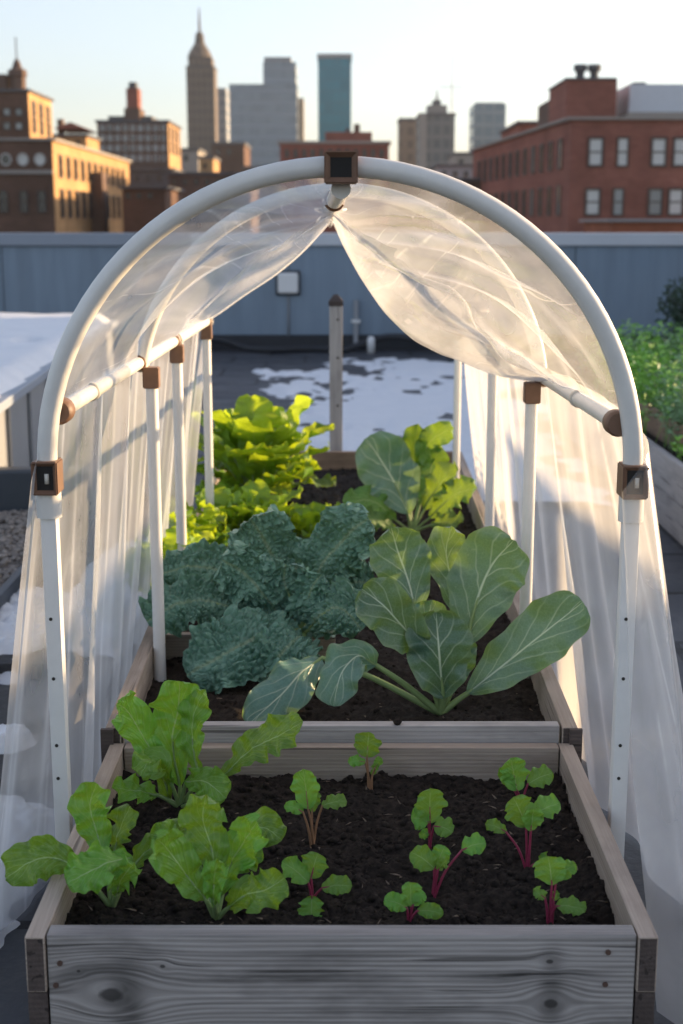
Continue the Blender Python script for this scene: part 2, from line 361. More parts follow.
def k_kale():
    k = N('kale_leaf'); ob = k.n('TexCoord').outputs['Object']; uv = k.n('TexCoord').outputs['UV']
    s3 = k.n('SeparateXYZ', {0: uv}); u, v = s3.outputs[0], s3.outputs[1]
    s = k.math('MULTIPLY', k.math('ABSOLUTE', k.math('SUBTRACT', v, 0.5)), 2.0)
    mid = k.n('MapRange', {0: s, 1: 0.075, 2: 0.03, 3: 0.0, 4: 1.0}).outputs[0]
    oi = k.n('ObjectInfo').outputs['Random']
    col = k.mix(k.ramp(k.noise(ob, 30, 4, 0.6), [(0.3, 0.0), (0.7, 1.0)]), (0.105, 0.25, 0.185), (0.205, 0.40, 0.32))
    col = k.mix(k.math('MULTIPLY', oi, 0.3), col, (0.075, 0.14, 0.075))
    col = k.mix(k.math('MULTIPLY', mid, 0.75), col, (0.26, 0.36, 0.23))
    b = k.bump(k.noise(ob, 160, 4, 0.65), 0.4, 0.004)
    p = k.n('BsdfPrincipled', {'Base Color': col, 'Roughness': 0.38, 'Specular IOR Level': 0.6, 'Normal': b})
    tr = k.n('BsdfTranslucent', {0: (0.2, 0.32, 0.04, 1)})
    mx = k.n('MixShader', {0: 0.10, 1: p.outputs[0], 2: tr.outputs[0]})
    k.t.links.new(mx.outputs[0], k.out.inputs[0]); return k.m
M['kale'] = k_kale()
M['stem_pale'] = plain('pale_green_stem', (0.24, 0.34, 0.13), 0.45, 0.2, 20)
M['stem_red'] = plain('red_stem', (0.28, 0.035, 0.075), 0.45, 0.3, 40)
M['stem_tan'] = plain('tan_stem', (0.30, 0.16, 0.085), 0.5, 0.3, 40)
M['herb'] = plain('herb_green', (0.22, 0.46, 0.07), 0.55, 0.5, 9)
M['herb2'] = plain('herb_blue_green', (0.19, 0.32, 0.16), 0.55, 0.4, 9)
M['shrub'] = plain('dark_shrub_leaf', (0.03, 0.06, 0.03), 0.6, 0.4, 6)

# ------------------------------------------------------------------ setting
mb = MB(); mb.box((-3000, -800, -24.2), (3000, 4500, -24))
tag(mb.build('city_ground', plain('city_ground', (0.08, 0.08, 0.08), 0.9)), kind='structure')
mb = MB(); mb.box((-14, -7, -23.9), (9.3, 19.2, 0))
tag(mb.build('roof_deck', M['pavers']), kind='structure')

# parapets ------------------------------------------------------------------
PD = 18.2
pt = at(341, 233, PD).z
def parapet(name, label, p0, p1, h, cap_m, thick=0.35, capdrop=0.17, step=1.9):
    p0, p1 = V3(p0), V3(p1); x = (p1 - p0).normalized(); y = V3((-x.y, x.x, 0)); L = (p1 - p0).length
    t = thing(name, label, 'parapet wall', p0)
    Z = V3((0, 0, 1))
    def bx(mb, a0, a1, b0, b1, z0, z1):
        mb.prism([(p0 + x * a0 + y * b0), (p0 + x * a1 + y * b0), (p0 + x * a1 + y * b1), (p0 + x * a0 + y * b1)], z0, z1)
    m = MB(); bx(m, 0, L, 0.012, thick, 0.0, h - capdrop); m.build('wall_core', M['tar'], t)
    a = 0; i = 0
    while a < L - 0.05:
        e = min(a + step, L)
        m = MB(); bx(m, a + 0.006, e - 0.006, -0.01, 0.010, 0.20, h - capdrop - 0.004); m.build('cladding_panel', M['parapet'], t, bevel=0.004); a = e
    m = MB(); bx(m, 0, L, -0.07, 0.010, 0.0, 0.19); m.build('base_flashing', M['tar'], t, bevel=0.01)
    half = [(0, L, cap_m)] if not isinstance(cap_m, list) else cap_m
    for (a0, a1, cm) in half:
        m = MB(); bx(m, a0, a1 - 0.004, -0.05, thick + 0.05, h - capdrop + 0.004, h); m.build('metal_cap', cm, t, bevel=0.012)
    return t
parapet('parapet_wall', 'blue grey panelled parapet wall with pale metal cap across the far end of the roof', (-14, PD, 0), (9, PD, 0), pt,
        [(0, 12.0, M['cap_dull']), (12.0, 23.0, M['parapet_cap'])])
# roof edge wall on the sunward side (outside the frame, shades the beds)
parapet('side_wall', 'blue grey parapet wall along the sunny side of the roof', (8.9, 17.8, 0), (8.9, 8.6, 0), 1.55, M['cap_dull'])
t = thing('unseen_shade_screen', 'added grey sheet metal screen out of view shading the near bed', 'shade screen', (8, 4.5, 0))  # added out of view to keep low sun off the near bed
m = MB(); m.box((7.6, 0.5, 0.1), (7.9, 7.05, 1.80)); m.build('housing', M['grey_metal'], t, bevel=0.02)
m = MB(); m.box((7.56, 0.4, 1.803), (7.94, 7.06, 1.86)); m.build('lid', M['cap_dull'], t, bevel=0.01)
m = MB(); m.box((7.65, 0.6, 0.0), (7.85, 6.8, 0.098)); m.build('plinth', M['tar'], t)
t = thing('unseen_shade_screen', 'smaller added grey screen out of view leaving a light gap beside the long one', 'shade screen', (8, 7.7, 0))  # second added screen; the gap beside it lets sun reach one leaf
m = MB(); m.box((7.6, 7.34, 0.1), (7.9, 8.3, 1.80)); m.build('housing', M['grey_metal'], t, bevel=0.02)
m = MB(); m.box((7.56, 7.33, 1.803), (7.94, 8.32, 1.86)); m.build('lid', M['cap_dull'], t, bevel=0.01)
m = MB(); m.box((7.65, 7.4, 0.0), (7.85, 8.2, 0.098)); m.build('plinth', M['tar'], t)
t = thing('unseen_shade_block', 'added grey clad block out of view shading the snowy roof box', 'shade block', (8, 15, 0))  # unseen block added so the snowy roof box falls in shade
m = MB(); m.box((7.0, 12.6, 0.0), (8.88, 17.6, 2.5)); m.build('wall', M['grey_metal'], t, bevel=0.02)
m = MB(); m.box((6.9, 12.5, 2.503), (8.95, 17.7, 2.6)); m.build('roof', M['cap_dull'], t, bevel=0.02)
m = MB(); m.box((7.5, 12.56, 0.02), (8.4, 12.597, 2.05)); o = m.build('door', M['dark_metal'], t, bevel=0.01)
m = MB(); m.box((7.58, 12.50, 0.98), (7.62, 12.558, 1.10)); m.build('handle', M['clip'], o)

# junction box, drain pipe on parapet
c = at(288, 283, PD - 0.06)
t = thing('junction_box', 'small white square junction box on the blue grey parapet', 'junction box', (c.x, PD - 0.012, c.z - 0.15))
m = MB(); m.box((c.x - 0.165, PD - 0.04, c.z - 0.165), (c.x + 0.165, PD - 0.013, c.z + 0.165)); m.build('back_plate', M['dark_metal'], t, bevel=0.02)
m = MB(); m.box((c.x - 0.135, PD - 0.11, c.z - 0.135), (c.x + 0.135, PD - 0.042, c.z + 0.135)); m.build('cover', M['white_box'], t, bevel=0.03)
m = MB(); m.tube([(c.x, PD - 0.03, c.z - 0.17), (c.x, PD - 0.03, c.z - 0.75)], 0.012, 8); m.build('conduit', M['grey_metal'], t, smooth=True)
a = at(356, 300, PD - 0.06); b = at(358, 357, PD - 0.2)
t = thing('drain_pipe', 'thin pale drain pipe running down the parapet behind the wooden stake', 'pipe', (a.x, PD - 0.1, 0))
m = MB(); m.tube([(a.x, PD - 0.06, a.z), (a.x, PD - 0.06, 0.2), (a.x, PD - 0.12, 0.08), (a.x, PD - 0.22, 0.03)], 0.035, 10); m.build('pipe', M['grey_metal'], t, smooth=True)
m = MB(); m.box((a.x - 0.06, PD - 0.1, a.z - 0.3), (a.x + 0.06, PD - 0.014, a.z - 0.26)); m.build('pipe_strap', M['white_box'], t)
a = at(371, 352, PD - 0.5)
m = MB(); m.tube([(a.x, PD - 0.5, 0), (a.x, PD - 0.5, 0.18), (a.x, PD - 0.5, 0.22)], [0.05, 0.05, 0.03], 10)
o = m.build('vent_stub', M['white_box'], smooth=True); tag(o, 'short pale vent stub standing at the foot of the far parapet', 'vent pipe')
# black hose lying at the foot of the wall
pts = [V3((-2.6 + i * 0.14, PD - 0.45 + 0.1 * math.sin(i * 0.9), 0.05 + 0.16 * max(0, math.sin(i * 0.33))) ) for i in range(32)]
m = MB(); m.tube(pts, 0.045, 8); o = m.build('rubber_hose', M['tar'], smooth=True)
tag(o, 'thick black hose lying along the foot of the far parapet', 'hose')

# snow patches --------------------------------------------------------------
def snow_sheet(name, label, x0, x1, y0, y1, hfun, step, z=0.0, stepy=None):
    nx = int((x1 - x0) / step); ny = int((y1 - y0) / (stepy or step))
    H = {}
    for i in range(nx + 1):
        for j in range(ny + 1):
            x = x0 + (x1 - x0) * i / nx; y = y0 + (y1 - y0) * j / ny
            H[i, j] = (x, y, hfun(x, y))
    mb = MB(); idx = {}
    vs = []; fs = []
    for i in range(nx):
        for j in range(ny):
            q = [(i, j), (i + 1, j), (i + 1, j + 1), (i, j + 1)]
            if max(H[k][2] for k in q) <= 0: continue
            f = []
            for k in q:
                if k not in idx:
                    idx[k] = len(vs); x, y, h = H[k]
                    vs.append((x, y, z + (max(h, -0.02) if h < 0 else h)))
                f.append(idx[k])
            fs.append(tuple(f))
    mb.add(vs, fs)
    o = mb.build(name, M['snow'], smooth=True)
    return tag(o, label, 'snow', kind='stuff')
def hb(x, y):   # behind the bed
    n = nz(x * 1.7, y * 0.85, 3.3) + 0.6 * nz(x * 3.8, y * 2.0, 8.1) + 0.4 * nz(x * 10, y * 5, 1.7)
    cx, hw = 0.66 + (12 - y) * 0.03, 0.86 + 0.12 * (y - 9) * 0.4
    e = 1 - ((x - cx) / hw) ** 2 - max(0, (8.2 - y)) * 0.8 - max(0, (y - 15.4)) * 0.9
    h = 0.05 * (min(0.50, max(-1.2, e * 1.1)) + n * 1.55)
    return min(h, 0.035 + 0.012 * n)
snow_sheet('snow', 'melting snow sheet with dark bare holes on the roof behind the beds', -1.3, 2.6, 7.9, 17, hb, 0.035, stepy=0.06)
def hl(x, y):   # left of the beds
    n = nz(x * 3.1, y * 2.2, 5.3) + 0.6 * nz(x * 7, y * 6, 2.1) + 0.3 * nz(x * 16, y * 14, 2.7)
    d1 = 1 - ((x + 1.28) / 0.24) ** 2 - ((y - 5.4) / 0.55) ** 2
    d2 = 1 - ((x + 0.98) / 0.30) ** 2 - ((y - 5.9) / 0.9) ** 2
    d3 = 1 - ((x + 1.12) / 0.2) ** 2 - ((y - 4.05) / 0.09) ** 2
    d4 = 1 - ((x + 1.02) / 0.26) ** 2 - ((y - 3.25) / 0.50) ** 2
    e = max(d1, d2, d3, d4)
    n2 = abs(nz(x * 34, y * 30, 4.4)) + 0.6 * abs(nz(x * 70, y * 66, 9.4))
    h = 0.12 * (e * 0.9 + n * 0.6)
    return h if h <= 0 else min(h * 1.5, 0.085 + 0.035 * n) + 0.025 * (n2 - 0.3) * min(1, h * 30)
snow_sheet('snow', 'clumps of old snow on the slate roof left of the hoop tunnel', -1.5, -0.68, 2.5, 7.0, hl, 0.011, stepy=0.016)

# left snow-topped roof box
zt = 0.69
A = on(0, 398, zt); B = on(112, 320, zt)
dirE = (B - A); A2 = A - dirE * 0.06
poly = [(A2.x, A2.y), (B.x, B.y), (B.x - 4, B.y), (A2.x - 4, A2.y)]
t = thing('roof_hatch', 'grey sheet metal roof box covered with snow left of the hoop tunnel', 'roof box', (A2.x - 1, A2.y + 1, 0))
m = MB(); m.prism(poly, 0, zt - 0.06); m.build('housing', M['grey_metal'], t, bevel=0.01)
g = 0.05
m = MB(); m.prism([(A2.x + g, A2.y - g), (B.x + g, B.y + g), (B.x - 4, B.y + g), (A2.x - 4, A2.y - g)], zt - 0.057, zt); m.build('flashing', M['cap_dull'], t, bevel=0.008)
nrm = V3((dirE.y, -dirE.x, 0)).normalized(); du = dirE.normalized()
for q in (0.55, 1.3, 2.1, 3.0, 4.0):
    p = A2 + du * q + nrm * 0.012
    m = MB(); m.tube([(p.x, p.y, 0.02), (p.x, p.y, zt - 0.07)], 0.014, 6); m.build('seam', M['grey_metal'], t)
def hr(x, y):
    f = (y - A2.y) / (B.y - A2.y); xe = A2.x + (B.x - A2.x) * f
    n = nz(x * 1.7, y * 1.2, 9.3) + 0.5 * nz(x * 5, y * 4, 1.2)
    e = min((xe - 0.02 - x) / 0.10, (y - A2.y - 0.02) / 0.1, (B.y - y) / 0.1)
    h = 0.075 * min(1, e) + 0.02 * n
    hole = min(((x - (xe - 0.6)) / 0.14) ** 2 + ((y - 9.6) / 0.22) ** 2, ((x - (xe - 0.35)) / 0.10) ** 2 + ((y - 10.8) / 0.25) ** 2, ((x - (xe - 0.9)) / 0.16) ** 2 + ((y - 8.9) / 0.14) ** 2)
    if hole < 1: h = min(h, -0.03 + 0.09 * hole)
    return h if e > 0 else -0.01
snow_sheet('snow', 'smooth snow layer on the grey roof box at the far left', A2.x - 2.4, A2.x + 0.1, A2.y, B.y, hr, 0.05, z=zt + 0.003)

# gravel tray ---------------------------------------------------------------
TX = -1.42
t = thing('gravel_tray', 'dark metal edging tray filled with gravel at the left edge', 'tray', (TX - 0.8, 5.8, 0))
m = MB(); m.box((TX - 0.035, 4.3, 0), (TX, 7.3, 0.15)); m.build('edging', M['dark_metal'], t, bevel=0.006)
m = MB(); m.box((TX - 2.2, 4.265, 0), (TX, 4.297, 0.15)); m.build('edging', M['dark_metal'], t, bevel=0.006)
m = MB(); m.box((TX - 2.2, 7.303, 0), (TX + 0.03, 7.42, 0.34)); m.build('back_rail', M['dark_metal'], t, bevel=0.02)
m = MB()
def gr(u, v):
    x = TX - 0.037 - u * 2.0; y = 4.3 + v * 3.0
    return V3((x, y, 0.10 + 0.012 * nz(x * 6, y * 6, 0)))
m.grid(gr, 50, 70)
ico = bmesh.new(); bmesh.ops.create_icosphere(ico, subdivisions=1, radius=1.0)
IV = [v.co.copy() for v in ico.verts]; IF = [tuple(v.index for v in f.verts) for f in ico.faces]; ico.free()
def pebble(mb, c, r, sq=0.65, mi=0):
    R = Matrix.Rotation(random.uniform(0, 6.3), 3, 'Z') @ Matrix.Rotation(random.uniform(-0.5, 0.5), 3, 'X')
    sx, sy = random.uniform(0.7, 1.25), random.uniform(0.7, 1.2); s0 = random.uniform(0, 99)
    mb.add([V3(c) + R @ V3((p.x * r * sx, p.y * r * sy, p.z * r * sq)) * (1 + 0.3 * nz(p.x * 1.3 + s0, p.y * 1.3, p.z * 1.3)) for p in IV], IF, mi)
for i in range(2600):
    x = TX - 0.05 - random.random() * 0.75; y = random.uniform(4.32, 7.28)
    pebble(m, (x, y, 0.108 + random.random() * 0.015), random.uniform(0.011, 0.024))
o = m.build('gravel', M['gravel'], smooth=False); tag(o, 'brown grey pebbles filling the dark metal tray', 'gravel', kind='stuff')

# slate slabs on the left
SL = N('slate_stone'); v = SL.coord(); M['slate'] = SL.done(SL.mix(SL.noise(v, 7, 6, 0.65), (0.03, 0.031, 0.034), (0.085, 0.084, 0.085)), 0.7, SL.bump(SL.noise(v, 30, 5, 0.7), 0.6, 0.02), 0.35)
for (px, py, r, hh, ang, lab) in ((22, 712, 0.20, 0.05, 0.4, 'flat broken slate slab nearest the tray corner by the snow'),
                             (30, 668, 0.15, 0.06, 1.7, 'dark slate slab lying between the gravel tray and the tunnel post'),
                             (6, 770, 0.17, 0.04, 2.6, 'low slate slab nearest the big snow clump at lower left')):
    c = on(px, py, 0)
    m = MB(); pl = []
    for i in range(9):
        a = ang + 2 * PI * i / 9; rr = r * (0.8 + 0.35 * nz(px + i, py, 0.5)); pl.append((c.x + math.cos(a) * rr * 1.2, c.y + math.sin(a) * rr * 1.5))
    m.prism(pl, 0.004, hh)
    tag(m.build('slate_slab', M['slate'], bevel=0.006), lab, 'stone slab', 'loose slate slabs left of the tunnel')

# ------------------------------------------------------------------ raised beds
Z1, Z2 = 0.35, 0.392
F0, F1 = 2.327, 3.30
t = thing('raised_bed', 'near weathered grey timber raised bed planted with lettuces and seedlings', 'raised bed', (0, 2.8, 0), 'timber raised beds')
board('front_board', (-0.558, F0 + 0.02, Z1 - 0.11), (0.558, F0 + 0.02, Z1 - 0.11), 0.04, 0.22, M['wood_grey'], t)
board('front_board', (-0.558, F0 + 0.022, Z1 - 0.286), (0.558, F0 + 0.022, Z1 - 0.286), 0.04, 0.128, M['wood_pale'], t)
for sx in (-1, 1):
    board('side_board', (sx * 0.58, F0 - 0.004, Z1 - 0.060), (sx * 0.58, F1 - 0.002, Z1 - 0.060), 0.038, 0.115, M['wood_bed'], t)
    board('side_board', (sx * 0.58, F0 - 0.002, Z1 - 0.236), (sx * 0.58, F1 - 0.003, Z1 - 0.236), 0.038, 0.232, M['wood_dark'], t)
board('back_board', (-0.558, F1 - 0.024, Z1 - 0.11), (0.558, F1 - 0.024, Z1 - 0.11), 0.038, 0.22, M['wood_bed'], t)
for (px, py) in ((608, 952), (605, 984), (56, 985), (60, 963)):
    p = at(px, py, F0)
    m = MB(); m.tube([(p.x, F0 - 0.003, p.z), (p.x, F0 + 0.004, p.z)], 0.0055, 10); m.build('nail', M['rust'], t)
    
G0, G1 = 3.302, 7.62
def bx2(y): return 0.612 + 0.075 * (y - G0) / (G1 - G0)      # outer half width of the long bed
t = thing('raised_bed', 'long brown timber raised bed under the hoops holding kale and cauliflower', 'raised bed', (0, 5.4, 0), 'timber raised beds')
wb = 0.565
board('front_board', (-wb, G0 + 0.02, Z2 - 0.12), (wb, G0 + 0.02, Z2 - 0.12), 0.036, 0.24, M['wood_pale'], t)
for sx in (-1, 1):
    for (a, b) in ((G0, 4.9), (4.903, G1)):
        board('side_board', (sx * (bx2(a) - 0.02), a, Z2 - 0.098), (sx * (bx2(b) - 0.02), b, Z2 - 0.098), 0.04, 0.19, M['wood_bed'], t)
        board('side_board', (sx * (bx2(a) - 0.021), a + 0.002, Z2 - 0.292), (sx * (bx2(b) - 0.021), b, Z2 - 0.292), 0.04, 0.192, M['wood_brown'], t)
    m = MB(); m.box((sx * 0.606 - 0.016, G0 - 0.016, 0.0), (sx * 0.606 + 0.016, G0 - 0.004, Z2 - 0.004))
    m.build('corner_cleat', M['wood_dark'], t)
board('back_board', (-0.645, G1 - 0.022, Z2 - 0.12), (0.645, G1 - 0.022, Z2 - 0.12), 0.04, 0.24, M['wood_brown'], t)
board('divider_board', (-0.585, 4.2, Z2 - 0.09), (-0.02, 4.2, Z2 - 0.09), 0.03, 0.125, M['wood_bed'], t)
p = on(398, 731, Z2)
m = MB(); pebble(m, (p.x, G0 + 0.012, Z2 + 0.008), 0.013, 0.9); tag(m.build('soil_clod', M['soil'], smooth=True), 'single dark soil clod lying on the pale board between the beds', 'soil clod')

def soil(name, label, x0f, x1f, y0, y1, z, nu, nv, clods, amp=0.012):
    m = MB()
    def P(u, v):
        y = y0 + (y1 - y0) * v; x = x0f(y) + (x1f(y) - x0f(y)) * u
        h = amp * (0.8 * nz(x * 5, y * 5, z) + 0.9 * nz(x * 15, y * 15, 3) + 0.9 * abs(nz(x * 38, y * 38, 7)) + 0.55 * abs(nz(x * 90, y * 90, 2)))
        return V3((x, y, z + h))
    m.grid(P, nu, nv)
    for i in range(clods):
        q = P(random.random(), random.random()); pebble(m, q, random.choice((0.003, 0.004, 0.005, 0.006, 0.008, 0.012)), 0.8)
    for i in range(150):
        q = P(random.random(), random.random() ** 1.3); a = random.uniform(0, 6.3); l = random.uniform(0.004, 0.014); wdt = random.uniform(0.001, 0.0035)
        dx, dy = math.cos(a) * l, math.sin(a) * l; q = q + V3((0, 0, 0.004))
        m.add([q + V3((-dx - dy * wdt / l, -dy + dx * wdt / l, 0)), q + V3((-dx + dy * wdt / l, -dy - dx * wdt / l, 0.001)), q + V3((dx, dy, 0.003)), q + V3((0, 0, 0.004))], [(0, 1, 2), (0, 2, 3), (1, 3, 2), (0, 3, 1)], 1)
    return tag(m.build(name, [M['soil'], M['chip']], smooth=True), label, 'soil', kind='stuff')
SZ1, SZ2 = 0.268, 0.282
soil('soil', 'dark crumbly soil of the near bed around the seedlings', lambda y: -0.56, lambda y: 0.56, F0 + 0.041, F1 - 0.045, SZ1, 230, 190, 2600, 0.018)
soil('soil', 'dark soil of the long bed under the kale and cauliflower', lambda y: -bx2(y) + 0.04, lambda y: bx2(y) - 0.04, G0 + 0.04, G1 - 0.045, SZ2, 150, 300, 2600, 0.018)

# wooden stake --------------------------------------------------------------
c = at(336, 400, 7.9)
t = thing('wooden_stake', 'weathered upright wooden stake with dark cap behind the long bed', 'wooden stake', (c.x, 7.9, 0))
zt_ = at(336, 306, 7.9).z
board('post', (c.x, 7.9, 0), (c.x, 7.9, zt_), 0.075, 0.08, M['wood_pale'], t, up=V3((0, 1, 0)))
m = MB(); zz = zt_ + 0.002
m.add([(c.x - .043, 7.858, zz), (c.x + .043, 7.858, zz), (c.x + .043, 7.942, zz), (c.x - .043, 7.942, zz), (c.x - .043, 7.858, zz + .025), (c.x + .043, 7.858, zz + .025), (c.x + .043, 7.942, zz + .025), (c.x - .043, 7.942, zz + .025), (c.x - 0.012, 7.9, zz + .065), (c.x + 0.012, 7.9, zz + .065)],
      [(3, 2, 1, 0), (0, 1, 5, 4), (1, 2, 6, 5), (2, 3, 7, 6), (3, 0, 4, 7), (4, 5, 9, 8), (5, 6, 9), (6, 7, 8, 9), (7, 4, 8)])
m.build('cap', M['wood_dark'], t)
for z in (1.12, 0.9, 0.62):
    m = MB(); m.tube([(c.x + 0.01, 7.857, z), (c.x + 0.01, 7.863, z)], 0.007, 8); m.build('nail', M['dark_disc'], t)

# ------------------------------------------------------------------ hoop frame
HX, HY, HR, HZ = -0.003, 2.92, 0.643, 1.139
H2Y, H2R = 4.0, 0.598
H2Z = at(341, 190, H2Y).z - H2R
fr = thing('hoop_frame', 'white plastic pipe hoop tunnel frame with brown couplings over the raised beds', 'hoop tunnel', (0, 3.4, 0))
def hoop(y, r, zc, tr, xc=HX, drop=0.0, a0=0.0):
    m = MB(); pts = []
    if drop: pts.append((xc + r, y, zc - drop))
    pts += [(xc + r * math.cos(a0 + (PI - 2 * a0) * i / 48), y, zc + r * math.sin(a0 + (PI - 2 * a0) * i / 48)) for i in range(49)]
    if drop: pts.append((xc - r, y, zc - drop))
    m.tube(pts, tr, 20); return m
hoop(HY, HR, HZ, 0.0220, drop=0.0).build('hoop', M['pvc'], fr, smooth=True, angle=40)
hoop(H2Y, H2R, H2Z, 0.021, a0=rad(8)).build('hoop', M['pvc'], fr, smooth=True, angle=40)
def coupling(center, w, h, d, hole=True, axis='y'):
    c = V3(center); bm = bmesh.new()
    bmesh.ops.create_cube(bm, size=1); 
    for v in bm.verts: v.co = V3((v.co.x * w, v.co.y * d, v.co.z * h))
    if hole:
        f = min(bm.faces, key=lambda f: f.normal.y)
        r = bmesh.ops.inset_region(bm, faces=[f], thickness=w * 0.26, depth=0)
        for v in f.verts: v.co.y += 0.009
        f.material_index = 1
    es = [e for e in bm.edges if len(e.link_faces) == 2 and e.calc_face_angle(0) > 0.5]
    bmesh.ops.bevel(bm, geom=es, offset=0.003, segments=2, affect='EDGES')
    m = MB(); bm.verts.index_update()
    m.add([v.co + c for v in bm.verts], [tuple(v.index for v in f.verts) for f in bm.faces]); m.mi = [f.material_index for f in bm.faces]; bm.free(); return m
for sx in (-1, 1):
    x = HX + sx * HR
    zb = at(630, 480, HY).z if sx > 0 else at(47, 476, HY).z
    # ground posts outside the near bed
    m = MB(); m.box((x - 0.0185, HY - 0.019, 0.0), (x + 0.0185, HY + 0.019, zb - 0.07))
    m.build('post', M['pvc_post'], fr, bevel=0.008, smooth=True, angle=30)
    m = MB(); m.tube([(x, HY, zb - 0.092), (x, HY, zb - 0.03)], 0.0275, 20); m.build('collar', M['pvc'], fr, smooth=True, angle=40)
    b = coupling((x, HY - 0.004, zb), 0.057, 0.074, 0.068).build('coupling', [M['brown_plastic'], M['hole_shade']], fr)
    m = MB(); m.box((x - 0.012, HY - 0.0295, zb - 0.018), (x + 0.012, HY - 0.004, zb + 0.02)); 
    m = MB(); m.tube([(x + 0.004, HY - 0.030, zb - 0.012), (x + 0.004, HY - 0.030, zb + 0.010)], 0.005, 8); m.build('bolt', M['clip'], b, smooth=True)
    for zq in (0.80, 0.66, 0.50, 0.42):
        m = MB(); m.tube([(x - 0.004, HY - 0.0205, zq + 0.0), (x - 0.004, HY - 0.0188, zq)], 0.004, 10); m.build('dark_disc', M['dark_disc'], fr)  # dark discs stand in for the shaded holes in the post
# ridge
cz = HZ + HR
b = coupling((HX + 0.002, HY - 0.004, cz - 0.003), 0.070, 0.066, 0.074).build('coupling', [M['brown_plastic'], M['hole_shade']], fr)
rg0, rg1 = V3((HX + 0.002, HY + 0.03, cz - 0.045)), V3((-0.032, H2Y, at(331, 208, H2Y).z))
m = MB(); m.tube([rg0, rg1], 0.021, 18); m.build('ridge_pipe', M['pvc'], fr, smooth=True, angle=40)
for q in (0.55, 0.93, 1.0):
    p = rg0.lerp(rg1, q); dd = (rg1 - rg0).normalized()
    m = MB(); m.tube([p - dd * 0.016, p - dd * 0.012, p + dd * 0.012, p + dd * 0.016], [0.022, 0.027, 0.027, 0.022], 18); m.build('clamp_ring', M['brown_plastic'] if q < 1 else M['clip'], fr, smooth=True)
# rails
LR0, LR1 = V3((-0.618, HY + 0.03, 1.262)), V3((-0.566, 5.8, 1.262))
RR0, RR1 = V3((0.607, HY + 0.03, 1.235)), V3((0.575, 6.9, 1.175))
for (a, b, posts) in ((LR0, LR1, (3.99, 4.73, 5.7)), (RR0, RR1, (3.97, 5.2, 6.7))):
    m = MB(); m.tube([a, b], 0.0185, 18); m.build('side_rail', M['pvc'], fr, smooth=True, angle=40)
    dd = (b - a).normalized()
    m = MB(); m.tube([a - dd * 0.022, a - dd * 0.016, a + dd * 0.02, a + dd * 0.026], [0.024, 0.029, 0.029, 0.024], 18); m.build('end_coupling', M['brown_plastic'], fr, smooth=True, angle=40)
    for y in posts:
        p = a.lerp(b, (y - a.y) / (b.y - a.y)); 
        foot = V3((math.copysign(min(abs(p.x), bx2(y) - 0.042 - 0.0195), p.x), y, SZ2 - 0.12))
        top = V3((foot.x, y, p.z - 0.03))
        m = MB(); m.tube([foot, top], 0.0185, 16); m.build('post', M['pvc_post'], fr, smooth=True, angle=40)
        tee = coupling((foot.x, y, p.z - 0.043), 0.047, 0.062, 0.047, hole=False).build('coupling', M['brown_plastic'], fr)
        m = MB(); m.tube([p - dd * 0.014, p - dd * 0.01, p + dd * 0.01, p + dd * 0.014], [0.019, 0.024, 0.024, 0.019], 16); m.build('clamp_ring', M['brown_plastic'], tee, smooth=True)
        m = MB(); rr = [p + dd * 0.028 + V3((math.cos(2 * PI * i / 16) * 0.025, 0, math.sin(2 * PI * i / 16) * 0.028)) for i in range(17)]
        m.tube(rr, 0.0035, 6); m.build('clip', M['clip'], tee, smooth=True)
    p = a.lerp(b, 0.12)
    m = MB(); m.tube([p - dd * 0.012, p + dd * 0.012], 0.0225, 16); m.build('clamp_ring', M['clip'], fr, smooth=True)

# ------------------------------------------------------------------ plastic film
film = thing('plastic_cover', 'translucent plastic film draped over the hoop frame and parted in front', 'plastic cover', (0, 3.4, 0))
def outside(p, side):
    """keep the hanging film outside the boards"""
    lim = 0
    if p.z < Z2 + 0.03 and p.y > G0 - 0.04: lim = bx2(max(p.y, G0)) + 0.012
    elif p.z < Z1 + 0.03 and p.y <= G0: lim = 0.613
    if lim and p.x * side < lim: p.x = side * (lim + (lim - p.x * side) * 0.08)
    return p
def resamp(pts, n=24):
    """even spacing along the path"""
    pts = [V3(p) for p in pts]; q = [crom(pts, i / 200) for i in range(201)]
    d = [0.0]
    for i in range(200): d.append(d[-1] + (q[i + 1] - q[i]).length)
    out = []; j = 0
    for i in range(n + 1):
        t = d[-1] * i / n
        while j < 199 and d[j + 1] < t: j += 1
        f = (t - d[j]) / max(1e-9, d[j + 1] - d[j]); out.append(q[j].lerp(q[j + 1], min(1, f)))
    return out
